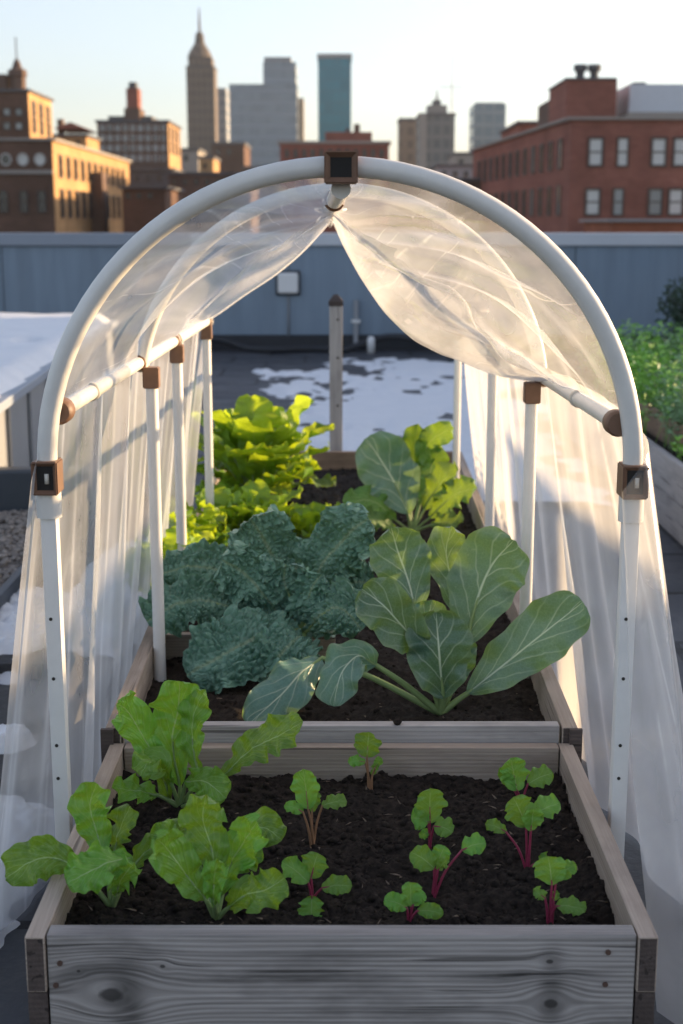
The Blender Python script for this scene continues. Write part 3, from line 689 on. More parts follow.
def curtain(side, top, bot, nu, nv, freq, a0, a1, seed, bulge=0.0):
    top = resamp(top); bot = resamp(bot)
    def P(u, v):
        uu = u + 0.012 * math.sin(u * 31 + v * 2.2 + seed)
        T, B = crom(top, uu), crom(bot, uu)
        T2, B2 = crom(top, uu + 0.01), crom(bot, uu + 0.01)
        tg = (T2 - T).lerp(B2 - B, v); tg.z = 0; tg.normalize(); n = V3((tg.y, -tg.x, 0)) * side
        p = T.lerp(B, v ** 1.05)
        ph = freq * uu * 2 * PI
        a = a0 + (a1 - a0) * v
        fold = math.sin(ph + 2.2 * nz(u * 7, v * 0.8, seed)) + 0.55 * math.sin(ph * 1.93 + 1.3 + 2.5 * nz(u * 11, v * 1.1, seed + 4)) + 0.12 * math.sin(ph * 4.1 + 3 * nz(u * 9, v, seed + 8))
        fold *= (0.55 + 0.9 * abs(nz(u * 5, v * 1.2, seed + 2))) * (0.3 + 0.7 * min(1, max(0, u - 0.06) * 5))
        cr = 0.006 * nz(u * 16, v * 2.5, seed + 6)
        p = p + n * (a * fold + cr * min(1, v * 6) + bulge * math.sin(PI * v)) 
        p.z += 0.02 * nz(u * 12, 0, seed) * v
        p.z = max(p.z, 0.008 + 0.004 * abs(nz(u * 30, v * 30, 1)))
        return outside(p, side)
    m = MB(); m.grid(P, nu, nv); return m
curtain(-1, [(-0.668, 2.83, 1.10), (-0.652, 3.0, 1.235), (-0.634, 3.4, 1.275), (-0.60, 4.3, 1.275), (-0.585, 5.0, 1.275), (-0.577, 5.85, 1.275)],
        [(-0.80, 2.70, 0.01), (-0.80, 2.98, 0.01), (-0.72, 3.4, 0.01), (-0.73, 4.3, 0.01), (-0.75, 5.1, 0.01), (-0.74, 6.0, 0.01)], 300, 60, 8, 0.010, 0.030, 1.0).build('side_curtain', M['film'], film, smooth=True)
curtain(1, [(0.605, 2.855, 1.10), (0.66, 2.845, 1.11), (0.672, 2.95, 1.20), (0.645, 3.4, 1.245), (0.622, 4.2, 1.235), (0.607, 5.2, 1.22), (0.60, 6.9, 1.19)],
        [(0.64, 2.60, 0.05), (0.76, 2.48, 0.012), (0.89, 2.75, 0.01), (0.79, 3.4, 0.01), (0.74, 4.3, 0.01), (0.75, 5.3, 0.01), (0.76, 7.0, 0.01)], 340, 60, 9, 0.010, 0.028, 5.0).build('side_curtain', M['film'], film, smooth=True)
def roof_sheet(side, back, nu, nv, seed):
    back = [V3(p) for p in back]
    r0 = HR - 0.012
    th1 = math.asin((1.25 - HZ) / r0)
    def P(u, v):
        th = PI / 2 + (th1 - PI / 2) * u
        A = V3((HX + side * r0 * math.cos(th), HY + 0.02, HZ + r0 * math.sin(th)))
        if u < 0.08: A.z -= 0.02 * (1 - u / 0.08)
        B = crom(back, u)
        p = A.lerp(B, v)
        # middle bulges up over the space between hoops, eased to the free edge
        arch = V3((HX + side * (H2R - 0.03) * math.cos(th), p.y, H2Z + (H2R - 0.03) * math.sin(th)))
        k = math.sin(PI * v) ** 1.0 * 0.55 * math.sin(PI * u) ** 0.5
        p = p.lerp(V3((arch.x, p.y, arch.z)), k)
        n = V3((side * math.cos(th), 0.15, math.sin(th)))
        phi = math.atan2(u + 0.02, 1.04 - v); r = min(1.0, math.hypot(u, 1 - v))
        q = phi * 9.5 + 0.8 * nz(u * 1.4, v * 1.4, seed)
        c = 0.030 * (1 - abs(math.sin(q))) ** 1.5 * r + 0.013 * math.sin(phi * 23 + 2 + 2.2 * nz(u * 2, v * 2, seed + 3)) * r
        c += 0.018 * nz(u * 1.6, v * 1.3, seed + 7)
        c *= 1 - 0.6 * v ** 4
        env = min(1, v * 6) * min(1, (1 - u) * 9 + 0.15) * min(1, u * 6 + 0.1)
        p = p + n * c * env
        return p
    m = MB(); m.grid(P, nu, nv)
    # second, gathered layer of film along the free edge
    bw = 0.30 if side > 0 else 0.22
    def G(u, w):
        w = 1 - w; v = 1.0 - bw * w; p = P(u, v)
        th = PI / 2 + (th1 - PI / 2) * u; n = V3((side * math.cos(th), 0.15, math.sin(th)))
        e = min(1, u * 8) * min(1, (1 - u) * 8)
        return p - n * e * ((1.0 if side > 0 else 0.6) * w ** 0.5 + (0.4 if side > 0 else 0.0)) * (0.016 + 0.011 * math.sin(w * 9 + 5 * nz(u * 3, w, seed + 20)) + 0.012 * nz(u * 9, w * 3, seed + 21)) - V3((0, 0, 0.0))
    m.grid(G, 90, 26)
    # rolled hem along the free edge
    hem = [P(i / 60, 1.0) for i in range(61)]
    m.tube(hem, 0.004, 6)
    return m
roof_sheet(-1, [(-0.03, 4.05, rg1.z - 0.035), (-0.10, 4.22, 1.60), (-0.22, 4.62, 1.505), (-0.36, 5.02, 1.41), (-0.50, 5.45, 1.31), (-0.572, 5.7, 1.272)], 110, 110, 2.0).build('roof_sheet', M['film_roof'], film, smooth=True)
roof_sheet(1, [(-0.028, 4.06, rg1.z - 0.03), (0.035, 4.07, 1.555), (0.125, 4.08, 1.425), (0.23, 4.08, 1.335), (0.345, 4.07, 1.275), (0.47, 4.05, 1.225), (0.612, 3.98, 1.205)], 110, 110, 9.0).build('roof_sheet', M['film_roof'], film, smooth=True)
# gathered knot of film under the ridge pipe
m = MB()
kp = V3((rg1.x, H2Y + 0.02, rg1.z - 0.012))
def knot(u, v):
    a = 2 * PI * u; r = (0.030 + 0.012 * math.sin(7 * a) + 0.01 * nz(u * 9, v * 3, 4)) * (0.75 + 0.5 * abs(v - 0.5))
    return kp + V3((math.cos(a) * r * 1.15, 0.05 * (v - 0.5), math.sin(a) * r))
m.grid(knot, 60, 8); m.build('gathered_film', M['film_roof'], film, smooth=True)

# ------------------------------------------------------------------ leaves
def prof(t, a, b):
    m = a / (a + b); return ((t ** a) * ((1 - t) ** b)) / ((m ** a) * ((1 - m) ** b))
def leaf(parent, spine, width, N0, mat, stem=None, petiole=None, pr=0.004, a=0.7, b=0.45, cup=0.12, fold=0.0, ruf=(0.0, 6), lob=(0.0, 5), seed=0.0, nu=26, nv=14,
         quilt=0.0, kale=None, blis=0.0, name='leaf', twist=0.0, smat=None, wmin=0.02):
    m = MB(); spine = [V3(p) for p in spine]; N0 = V3(N0).normalized()
    W = width / 2
    def frame(t):
        p = crom(spine, t); T = (crom(spine, min(1, t + 0.02)) - crom(spine, max(0, t - 0.02))).normalized()
        n = N0 - T * N0.dot(T)
        if n.length < 1e-3: n = T.orthogonal()
        n.normalize(); s = T.cross(n)
        if twist:
            q = Matrix.Rotation(twist * t, 3, T); n = q @ n; s = q @ s
        return p, T, n, s
    L = sum((spine[i + 1] - spine[i]).length for i in range(len(spine) - 1))
    def P(u, v):
        t = u; s = v * 2 - 1; sd = 1 if s > 0 else -1
        p, T, n, S = frame(t)
        w = max(wmin, prof(min(max(t, 0.001), 0.999), a, b)) * W
        la, lf = lob
        if la:
            ph = lf * 2 * PI * t + (0.9 if sd > 0 else 0) + seed
            w *= 1 + la * (math.sin(ph) + 0.4 * math.sin(ph * 1.7 + seed) + 0.08 * math.sin(ph * 5.1)) * min(1, t * 3) * min(1, (1 - t) * 4)
        as_ = abs(s)
        off = cup * W * as_ ** 1.6 + fold * W * as_
        ra, rf = ruf
        if ra:
            off += ra * as_ ** 2.2 * (math.sin(rf * 2 * PI * t + seed * 3 + (1.4 if sd > 0 else 0)) + 0.6 * math.sin(rf * 4.3 * PI * t + seed)) * min(1, t * 4 + 0.1)
        if quilt: off += quilt * math.sin(10 * 2 * PI * (t - 0.4 * as_)) * as_ * (1 - as_ * 0.6)
        off += 0.10 * W * nz(t * 3 + seed * 3.7, s * 1.5, seed) + blis * nz(t * L * 60 + seed, s * w * 60, seed + 4)
        q = p + S * (s * w) + n * off
        if kale:
            fs, amp = kale
            X, Y = t * L / fs, s * w / fs
            d, _ = noise.voronoi(V3((X + seed * 7.3, Y, seed)))
            d2, _ = noise.voronoi(V3((X * 2.3 + seed * 3.3, Y * 2.3, seed + 5)))
            k = (0.45 + 0.55 * min(1, as_ * 2.5)) * min(1, (1 - as_) * 6 + 0.35)
            h = (min(1.0, (d[1] - d[0]) * 1.35) ** 0.7 - 0.5) * amp * k + (math.sqrt(min(1.0, (d2[1] - d2[0]) * 1.9)) - 0.5) * amp * 0.42 * k
            fe = max(0.0, as_ - 0.4) / 0.6
            q = q + n * (0.011 * fe * math.sin(2 * PI * 9.5 * t + 3 * nz(t * 5, sd, seed) + sd)) + S * (0.004 * fe * math.sin(2 * PI * 13 * t + seed + sd))
            k *= min(1, 0.25 + as_ * 5)
            q = q + S * (sd * amp * 0.5 * as_ * (d[1] - d[0])) + n * (h + 0.022 * nz(X * 0.22 + seed, Y * 0.22, 2))
        return q
    m.grid(P, nu, nv)
    mats = [mat, smat or M['stem_pale']]
    if petiole:
        pts = [V3(p) for p in petiole]; path = [crom(pts, i / 10) for i in range(11)]
        pend = [crom(spine, x) - frame(x)[2] * (pr * 0.5) for x in (0.05, 0.2, 0.4)]
        rr = [pr * (1.25 - 0.35 * i / 10) for i in range(11)] + [pr * 0.75, pr * 0.55, pr * 0.25]
        m.tube(path[:-1] + [crom(spine, 0.0)] + pend, rr, 8, 1)
    o = m.build(name, mats, parent, smooth=True); return o
def PX(px, py, d): return at(px, py, d)
def wpx(w, d): return w * d / FPX * 1.03
UPF = (0.0, -0.75, 0.65)
# hero leaf helper: pixel + depth
def HL(parent, base, pts, wid, mat, N0=UPF, pet=True, pr=0.004, **kw):
    sp = [PX(*p) for p in pts]
    dmean = sum(p[2] for p in pts) / len(pts)
    pet_pts = None
    if pet:
        mid = base.lerp(sp[0], 0.55) + V3((0, 0, 0.1 * (sp[0] - base).length)) * 0.3
        pet_pts = [base, mid, sp[0]]
    return leaf(parent, sp, wpx(wid, dmean), N0, mat, petiole=pet_pts, pr=pr, seed=random.uniform(0, 20), **kw)

LK = dict(a=0.72, b=0.36, lob=(0.13, 2.9), ruf=(0.014, 2.8), nu=56, nv=28, cup=0.14, quilt=0.003, blis=0.006)
# lettuce nearest the board between the beds
def lettuce(label, base, leaves, mat=None, group='leafy lettuces in the near bed'):
    t = thing('lettuce', label, 'lettuce', base, group)
    for lf in leaves:
        pts, wid = lf[0], lf[1]; n = lf[2] if len(lf) > 2 else UPF; kw = dict(LK); kw.update(lf[3] if len(lf) > 3 else {})
        HL(t, base, pts, wid * 0.82, mat or M['lettuce'], n, pr=0.005, **kw)
    return t
b1 = on(180, 808, SZ1); d = b1.y
lettuce('tall light green lettuce at the back left, one long leaf reaching right over the soil', b1, [
    ([(180, 786, d), (172, 742, d + .02), (178, 710, d + .03), (180, 681, d + .01)], 66, (0.15, -1, 0.25)),
    ([(172, 785, d - .02), (148, 745, d - .03), (128, 712, d - .05), (117, 704, d - .08)], 46, (0.3, -1, 0.35)),
    ([(200, 780, d - .02), (192, 745, d), (194, 715, d + .01), (205, 690, d)], 36, (-0.3, -1, 0.25)),
    ([(222, 778, d + .0), (248, 752, d), (275, 737, d - .01), (303, 722, d - .03)], 50, (-0.2, -0.75, 0.7), dict(lob=(0.12, 5))),
    ([(158, 795, d - .03), (138, 791, d - .06), (112, 788, d - .1)], 36, (-0.1, -0.7, 0.8), dict(lob=(0.04, 3))),
    ([(186, 782, d - .04), (206, 782, d - .07), (226, 798, d - .10)], 44, (0.2, -0.9, 0.6), dict(lob=(0.04, 3))),
    ([(190, 805, d - .05), (205, 812, d - .10), (196, 832, d - .15)], 42, (0.0, -0.8, 0.7), dict(lob=(0.05, 3))),
    ([(170, 800, d), (160, 770, d - .05), (150, 762, d - .1), (140, 775, d - .14)], 40, (-0.2, -0.8, 0.6)),
])
b2 = on(112, 909, SZ1); d = b2.y
lettuce('lettuce at the near left corner with rounded leaves hanging over the board', b2, [
    ([(78, 868, d), (55, 858, d - .01), (30, 862, d - .02), (6, 878, d - .03)], 58, (-0.1, -0.85, 0.6), dict(lob=(0.05, 3), b=0.4)),
    ([(106, 862, d + .03), (96, 830, d + .05), (90, 805, d + .06), (97, 783, d + .05)], 50, (0.1, -1, 0.3)),
    ([(113, 858, d + .05), (118, 835, d + .07), (130, 806, d + .08)], 36, (-0.4, -1, 0.3)),
    ([(131, 858, d), (110, 862, d - .04), (88, 872, d - .07), (67, 884, d - .09)], 58, (-0.1, -0.8, 0.75), dict(lob=(0.05, 3), b=0.4)),
    ([(128, 872, d + .04), (148, 850, d + .06), (172, 836, d + .08), (190, 826, d + .08)], 40, (0, -0.8, 0.7)),
    ([(116, 895, d - .02), (122, 878, d - .04), (135, 862, d - .05)], 34, (0.3, -1, 0.3)),
])
b3 = on(216, 921, SZ1); d = b3.y
lettuce('frilly lettuce in front of the near bed beside the small seedlings', b3, [
    ([(216, 888, d), (212, 850, d + .01), (203, 820, d + .02), (206, 795, d + .0)], 54, (0.1, -1, 0.3)),
    ([(206, 900, d - .02), (190, 880, d - .03), (168, 850, d - .05), (156, 838, d - .08)], 52, (0.25, -1, 0.4)),
    ([(222, 895, d + .02), (230, 865, d + .03), (245, 840, d + .03), (257, 822, d + .0)], 50, (-0.3, -1, 0.3)),
    ([(228, 908, d - .02), (245, 895, d - .05), (265, 890, d - .07), (285, 878, d - .06)], 50, (0.1, -0.9, 0.5), dict(lob=(0.14, 5))),
    ([(222, 870, d + .1), (245, 835, d + .14), (264, 828, d + .15), (282, 840, d + .14)], 46, (0, -0.8, 0.7)),
    ([(205, 880, d + .06), (180, 848, d + .09), (165, 838, d + .10), (150, 834, d + .10)], 42, (0, -0.8, 0.6)),
    ([(214, 905, d - .03), (214, 880, d - .06), (218, 858, d - .08)], 30, (0, -1, 0.2)),
    ([(226, 880, d + .07), (240, 858, d + .09), (262, 848, d + .10)], 44, (-0.1, -0.9, 0.5)),
])
# seedlings
def seedling(label, bx, by, leaves, smat):
    base = on(bx, by, SZ1 + 0.004); d = base.y
    t = thing('seedling', label, 'seedling', base, 'young seedlings in the near bed')
    for (x0, y0, x1, y1, wd, dd) in leaves:
        p0, p1 = PX(x0, y0, d + dd * 0.4), PX(x1, y1, d + dd)
        mid = p0.lerp(p1, 0.5) + V3((0, 0, 0.004))
        low = base + V3((random.uniform(-.004, .004), random.uniform(-.004, .004), -0.01))
        leaf(t, [p0, mid, p1], wpx(wd, d), (random.uniform(-.45, .45), random.uniform(-.9, -.5), 0.65), M['seedling'], petiole=[low, low.lerp(p0, 0.55) + V3(((p0.x - low.x) * -0.12, 0, 0.004)), p0], pr=0.0026,
             a=0.55, b=0.45, cup=0.15, lob=(random.uniform(0.09, 0.15) if wd >= 22 else 0.03, random.uniform(2.0, 2.9)), ruf=(0.0055, 2.4), quilt=0.0015, blis=0.0025, seed=random.uniform(0, 20), nu=30, nv=16, smat=smat)
    return t
R_, T_ = M['stem_red'], M['stem_tan']
seedling('tan stemmed seedling right of the tall lettuce with one upright leaf', 313, 846, [(308, 808, 303, 769, 28, 0.0), (303, 812, 284, 806, 13, -.02), (322, 806, 347, 801, 17, .01), (312, 812, 318, 792, 12, .02)], T_)
seedling('seedling beside the frilly lettuce with a round leaf low in front', 311, 905, [(308, 882, 282, 862, 24, .0), (311, 878, 318, 853, 28, .02), (322, 888, 352, 886, 21, -.01), (312, 896, 311, 924, 27, -.05)], R_)
seedling('lone small seedling near the back board of the near bed', 370, 791, [(367, 757, 369, 732, 30, .0), (365, 762, 348, 763, 12, -.02), (375, 768, 382, 758, 9, .0), (372, 775, 378, 764, 8, .0)], T_)
seedling('leggy seedling in the middle of the soil with stacked green leaves', 431, 848, [(430, 822, 430, 788, 32, .0), (428, 822, 411, 818, 24, -.01), (434, 826, 453, 832, 22, -.02), (430, 832, 420, 838, 10, .0)], R_)
seedling('pink stemmed seedling in the middle with an oval leaf held out to the right', 433, 897, [(434, 868, 411, 852, 26, .0), (437, 866, 445, 846, 20, .02), (462, 850, 486, 843, 22, .0), (438, 870, 448, 860, 12, -.02)], R_)
seedling('tiny three leaved seedling nearest the front board centre', 410, 924, [(407, 908, 384, 900, 20, .0), (411, 906, 410, 882, 22, .01), (417, 911, 443, 914, 17, -.01), (413, 905, 425, 893, 16, .01)], R_)
seedling('seedling in the back right of the near bed with two broad leaves', 520, 806, [(517, 790, 510, 758, 30, .0), (528, 784, 553, 773, 22, .01), (514, 790, 499, 768, 14, .0)], R_)
seedling('seedling with spread magenta stems on the right of the near bed', 527, 870, [(526, 826, 513, 797, 32, .0), (532, 816, 560, 803, 26, .01), (506, 832, 485, 824, 14, .0), (531, 830, 534, 808, 22, -.02), (540, 862, 548, 858, 12, .02)], R_)
seedling('seedling in the near right corner of the bed with thick red stem', 550, 922, [(552, 884, 548, 856, 34, .0), (556, 880, 576, 864, 18, .01), (545, 898, 533, 893, 14, -.01), (556, 906, 586, 910, 20, -.01), (554, 900, 559, 893, 9, .0)], R_)

# cauliflower ---------------------------------------------------------------
bc = on(441, 714, SZ2); d = bc.y
t = thing('cauliflower_plant', 'large cauliflower plant with broad pale veined leaves right of the kale', 'cauliflower plant', bc, 'large brassicas in the long bed')
CK = dict(a=0.62, b=0.36, lob=(0.05, 2.6), ruf=(0.016, 2.3), nu=44, nv=22, cup=0.14, quilt=0.0016, pr=0.0085)
def CL(*args, **kw):
    k = dict(CK); k.update(kw); return HL(t, bc, args[0], args[1] * 0.90, M['collard'], args[2], **k)
CL([(416, 612, d + .10), (408, 580, d + .13), (398, 552, d + .14), (391, 527, d + .12)], 66, (0.15, -1, 0.15))
CL([(455, 612, d + .20), (450, 575, d + .23), (446, 550, d + .24), (452, 526, d + .22)], 46, (0.1, -1, 0.1))
CL([(466, 645, d + .06), (477, 600, d + .09), (492, 565, d + .10), (514, 540, d + .06)], 82, (-0.15, -1, 0.2), b=0.33)
CL([(424, 650, d - .02), (404, 628, d - .06), (384, 606, d - .08), (362, 589, d - .06)], 58, (-0.35, -0.8, 0.5), cup=0.30, fold=0.12)
CL([(443, 695, d - .02), (440, 665, d - .05), (438, 638, d - .05), (436, 612, d - .02)], 74, (0.05, -1, 0.15), b=0.42, cup=0.2)
CL([(468, 693, d - .01), (505, 664, d - .02), (545, 632, d - .03), (583, 602, d - .05)], 66, (-0.35, -1, 0.3), b=0.30)
CL([(374, 664, d - .02), (358, 656, d - .05), (342, 672, d - .10), (333, 706, d - .13)], 50, (-0.35, -0.85, 0.55), cup=0.2)
CL([(322, 658, d + .10), (302, 672, d + .03), (280, 696, d - .04), (248, 724, d - .10)], 56, (0.05, -0.8, 0.6), cup=-0.1)
CL([(452, 690, d + .02), (458, 660, d + .05), (462, 635, d + .07)], 40, (-0.1, -1, 0.2))
CL([(436, 655, d + .05), (428, 630, d + .08), (432, 600, d + .1)], 44, (0.1, -1, 0.2))
for (x, y) in ((452, 682), (433, 690)):
    leaf(t, [PX(x, y, d - .02), PX(x + 3, y - 14, d - .02), PX(x + 5, y - 26, d)], 0.02, UPF, M['chard'], petiole=[bc, bc.lerp(PX(x, y, d - .02), 0.5), PX(x, y, d - .02)], pr=0.006, seed=x)

# kale ----------------------------------------------------------------------
bk = on(302, 660, SZ2); d = bk.y
t = thing('kale_plant', 'curly blue green kale with deeply crinkled leaves left of the cauliflower', 'kale plant', bk, 'large brassicas in the long bed')
KK = dict(a=0.5, b=0.30, lob=(0.05, 3), ruf=(0.026, 2.6), nu=140, nv=104, cup=-0.34, fold=0.0, kale=(0.0215, 0.027), pr=0.009)
def KL(*args, **kw):
    k = dict(KK); k.update(kw); k['fold'] = 0.34; return HL(t, bk, args[0], args[1] * 0.97, M['kale'], args[2], **k)
KL([(298, 630, d - .08), (264, 634, d - .18), (230, 650, d - .26), (188, 676, d - .28)], 80, (-0.05, -0.8, 0.65))
KL([(304, 636, d - .10), (296, 640, d - .20), (280, 655, d - .26), (262, 684, d - .29)], 62, (0.1, -0.8, 0.65), nu=100, nv=80)
KL([(270, 628, d - .02), (222, 604, d - .04), (182, 602, d - .07), (147, 622, d - .10)], 58, (-0.1, -0.8, 0.65), fold=-0.1)
KL([(280, 618, d + .05), (238, 582, d + .10), (198, 566, d + .12), (160, 574, d + .10)], 52, (-0.1, -0.85, 0.6))
KL([(285, 622, d + .0), (262, 592, d - .03), (242, 572, d - .04), (222, 560, d - .07)], 56, (-0.3, -0.9, 0.5), fold=-0.2)
KL([(292, 612, d + .10), (278, 568, d + .20), (264, 540, d + .22), (250, 518, d + .18)], 66, (0.1, -1, 0.25))
KL([(304, 612, d + .06), (320, 570, d + .12), (342, 540, d + .13), (368, 518, d + .10)], 66, (-0.3, -1, 0.35), fold=-0.1)
KL([(306, 632, d - .04), (324, 612, d - .12), (342, 608, d - .17), (362, 630, d - .20)], 58, (0.1, -0.8, 0.65), fold=-0.15)
KL([(310, 612, d + .08), (335, 590, d + .12), (355, 582, d + .13), (374, 582, d + .12)], 46, (0, -0.8, 0.7))
KL([(298, 625, d - .0), (290, 598, d - .02), (284, 580, d - .02), (286, 562, d - .04)], 44, (0, -1, 0.3), nu=70, nv=50)
KL([(302, 625, d - .03), (306, 604, d - .06), (312, 588, d - .07), (322, 574, d - .08)], 40, (-0.2, -1, 0.3), nu=70, nv=50)
m = MB(); m.tube([bk + V3((0, 0, -.02)), PX(302, 640, d), PX(300, 622, d + .02)], [0.018, 0.016, 0.008], 10); m.build('stalk', M['stem_pale'], t, smooth=True)

# rosettes further back -----------------------------------------------------
def rosette(name, label, cat, base, n, L, Wd, mat, group, spread=(0.25, 1.25), lk=None, seed=1, hgt=1.0):
    rnd = random.Random(seed); t = thing(name, label, cat, base, group)
    for i in range(n):
        f = (i + 0.5) / n; az = i * 2.39996 + rnd.uniform(-.3, .3)
        tilt = spread[0] + (spread[1] - spread[0]) * f + rnd.uniform(-.12, .12)
        l = L * rnd.uniform(0.8, 1.15) * (0.75 + 0.35 * math.sin(PI * min(1, f * 0.8 + 0.2)))
        h = V3((math.cos(az), math.sin(az), 0)); Z = V3((0, 0, 1))
        p0 = base + h * 0.015
        p1 = p0 + (h * math.sin(tilt * 0.7) + Z * math.cos(tilt * 0.7) * hgt) * l * 0.3
        p2 = p1 + (h * math.sin(tilt) + Z * math.cos(tilt) * hgt) * l * 0.35
        p3 = p2 + (h * math.sin(tilt + 0.5) + Z * math.cos(tilt + 0.5) * hgt) * l * 0.35
        k = dict(a=0.7, b=0.36, lob=(0.12, 4), ruf=(0.012, 3), nu=26, nv=14, cup=0.18, quilt=0.003); k.update(lk or {})
        leaf(t, [p1, p2, p3], Wd * rnd.uniform(0.8, 1.2), (-h * math.cos(tilt) + Z * math.sin(tilt)), mat, petiole=[base + V3((0, 0, -.01)), p0.lerp(p1, .5), p1], pr=0.006, seed=rnd.uniform(0, 30), **k)
    return t
G = 'bright lettuces in the long bed'
rosette('lettuce', 'tall bushy lettuce at the back left of the long bed, glowing yellow on top', 'lettuce', on(258, 512, SZ2), 50, 0.50, 0.18, M['lettuce_far'], G, (0.0, 1.15), seed=4, lk=dict(lob=(0.07, 2.5), nu=30, nv=16, b=0.32, ruf=(0.018, 2.6), blis=0.008))
rosette('lettuce', 'low pale lettuce behind the kale, left beside the second tunnel post', 'lettuce', on(196, 566, SZ2), 24, 0.24, 0.11, M['lettuce_far'], G, (0.15, 1.15), seed=5, lk=dict(lob=(0.05, 3), nu=30, nv=16, b=0.30))
rosette('lettuce', 'low pale lettuce directly behind the middle of the kale', 'lettuce', on(262, 548, SZ2), 26, 0.26, 0.12, M['lettuce_far'], G, (0.1, 1.15), seed=8, lk=dict(lob=(0.05, 3), nu=30, nv=16, b=0.30))
rosette('lettuce', 'small lettuce at the left board in front of the tall bushy one', 'lettuce', on(178, 592, SZ2), 20, 0.22, 0.10, M['lettuce_far'], G, (0.15, 1.1), seed=11, lk=dict(lob=(0.05, 3), nu=30, nv=16, b=0.30))
rosette('lettuce', 'low lettuce right of the tall bushy one near the bare soil', 'lettuce', on(310, 545, SZ2), 18, 0.20, 0.10, M['lettuce_far'], G, (0.2, 1.2), seed=13, lk=dict(lob=(0.05, 3), nu=30, nv=16, b=0.30))
rosette('lettuce', 'low spreading lettuce at the left board beside the nearest inner post', 'lettuce', on(168, 604, SZ2), 24, 0.25, 0.12, M['lettuce_far'], G, (0.1, 1.15), seed=17, lk=dict(lob=(0.05, 3), nu=30, nv=16, b=0.30))
rosette('lettuce', 'low lettuce at the foot of the tall bushy one, between two other low heads', 'lettuce', on(228, 548, SZ2), 24, 0.24, 0.12, M['lettuce_far'], G, (0.1, 1.15), seed=19, lk=dict(lob=(0.05, 3), nu=30, nv=16, b=0.30))
# back right collard with chard leaves
bq = on(412, 534, SZ2); d = bq.y
t = thing('collard_plant', 'collard plant at the back right of the long bed with one broad grey leaf', 'collard plant', bq, None)
HL(t, bq, [(408, 514, d), (397, 487, d + .02), (384, 465, d + .02), (366, 438, d)], 58, M['collard'], (0.2, -1, 0.2), **dict(CK, nu=34, nv=16))
for (pts, wd, n) in (([(410, 500, d + .1), (412, 470, d + .14), (414, 450, d + .15), (418, 424, d + .1)], 30, (0, -1, .2)),
                     ([(422, 490, d + .1), (425, 455, d + .12), (434, 438, d + .1), (454, 428, d + .05)], 26, (0, -1, .3)),
                     ([(424, 510, d), (436, 490, d - .02), (446, 478, d - .05), (456, 476, d - .1)], 32, (0, -.8, .6)),
                     ([(430, 518, d - .05), (445, 502, d - .1), (460, 492, d - .14), (477, 488, d - .18)], 30, (0, -.8, .6)),
                     ([(395, 520, d), (378, 504, d - .04), (362, 500, d - .08), (345, 508, d - .12)], 28, (0, -.8, .6)),
                     ([(395, 528, d - .1), (378, 520, d - .14), (364, 522, d - .18), (352, 530, d - .22)], 26, (0, -.8, .6)),
                     ([(404, 500, d + .2), (398, 465, d + .22), (394, 450, d + .2), (388, 434, d + .15)], 24, (0, -1, .2)),
                     ([(420, 505, d + .05), (428, 480, d + .08), (432, 462, d + .1), (428, 448, d + .06)], 32, (0.2, -1, .2)),
                     ([(432, 525, d - .1), (446, 522, d - .16), (456, 528, d - .22)], 28, (0, -.7, .7))):
    HL(t, bq, pts, wd, M['chard'], n, a=0.7, b=0.38, lob=(0.08, 4), ruf=(0.02, 4), nu=28, nv=14, cup=0.15, quilt=0.003, pr=0.006)

# ------------------------------------------------------------------ right-hand planter
RX = 1.80
t = thing('herb_planter', 'long pale timber planter full of green herbs at the right edge', 'planter', (RX + 0.6, 8.5, 0))
for i, (za, zb_) in enumerate(((0.0, 0.198), (0.20, 0.405))):
    board('side_board', (RX + 0.02, 5.6, (za + zb_) / 2), (RX + 0.02, 11.6, (za + zb_) / 2), 0.04, zb_ - za, M['wood_pale'], t)
board('end_board', (RX + 0.042, 5.62, 0.2), (RX + 1.3, 5.62, 0.2), 0.04, 0.4, M['wood_pale'], t)
board('end_board', (RX + 0.042, 11.58, 0.2), (RX + 1.3, 11.58, 0.2), 0.04, 0.4, M['wood_pale'], t)
board('side_board', (RX + 1.32, 5.6, 0.2), (RX + 1.32, 11.6, 0.2), 0.04, 0.4, M['wood_pale'], t)
x = 0
for i in range(46):
    y0 = 7.3 + i * 0.092
    m = MB(); m.box((RX + 0.16, y0, 0.30), (RX + 0.185, y0 + 0.085, 0.52 + 0.012 * math.sin(i * 2.3))); m.build('upright_slat', M['wood_brown'], t, bevel=0.004)
m = MB(); m.box((RX + 0.041, 5.65, 0.02), (RX + 1.29, 11.55, 0.36)); tag(m.build('soil', M['soil']), 'soil filling the herb planter', 'soil', kind='stuff')
def strips(m, cx, cy, z, n, h, sp, rnd, wl=0.012, mi=0, lean=0.45):
    for i in range(n):
        a = rnd.uniform(0, 6.28); r = sp * math.sqrt(rnd.random()); x, y = cx + math.cos(a) * r, cy + math.sin(a) * r
        hh = h * rnd.uniform(0.5, 1.1); b = rnd.uniform(0, 6.28); lx, ly = math.cos(b) * lean * hh * rnd.random(), math.sin(b) * lean * hh * rnd.random()
        top = V3((x + lx, y + ly, z + hh)); bot = V3((x, y, z))
        for k in range(rnd.randint(5, 9)):
            f = rnd.uniform(0.3, 1.0); p = bot.lerp(top, f); c = rnd.uniform(0, 6.28); l = rnd.uniform(2.0, 4.5) * wl
            dv = V3((math.cos(c), math.sin(c), rnd.uniform(-0.2, 0.9))).normalized(); sd = dv.cross(V3((rnd.uniform(-1, 1), rnd.uniform(-1, 1), 0.5))).normalized() * wl * 0.6
            m.add([p, p + dv * l * .5 + sd, p + dv * l, p + dv * l * .5 - sd], [(0, 1, 2, 3)], mi)
        m.add([bot + V3((-.002, 0, 0)), bot + V3((.002, 0, 0)), top], [(0, 1, 2)], mi)
rnd = random.Random(4); m = MB()
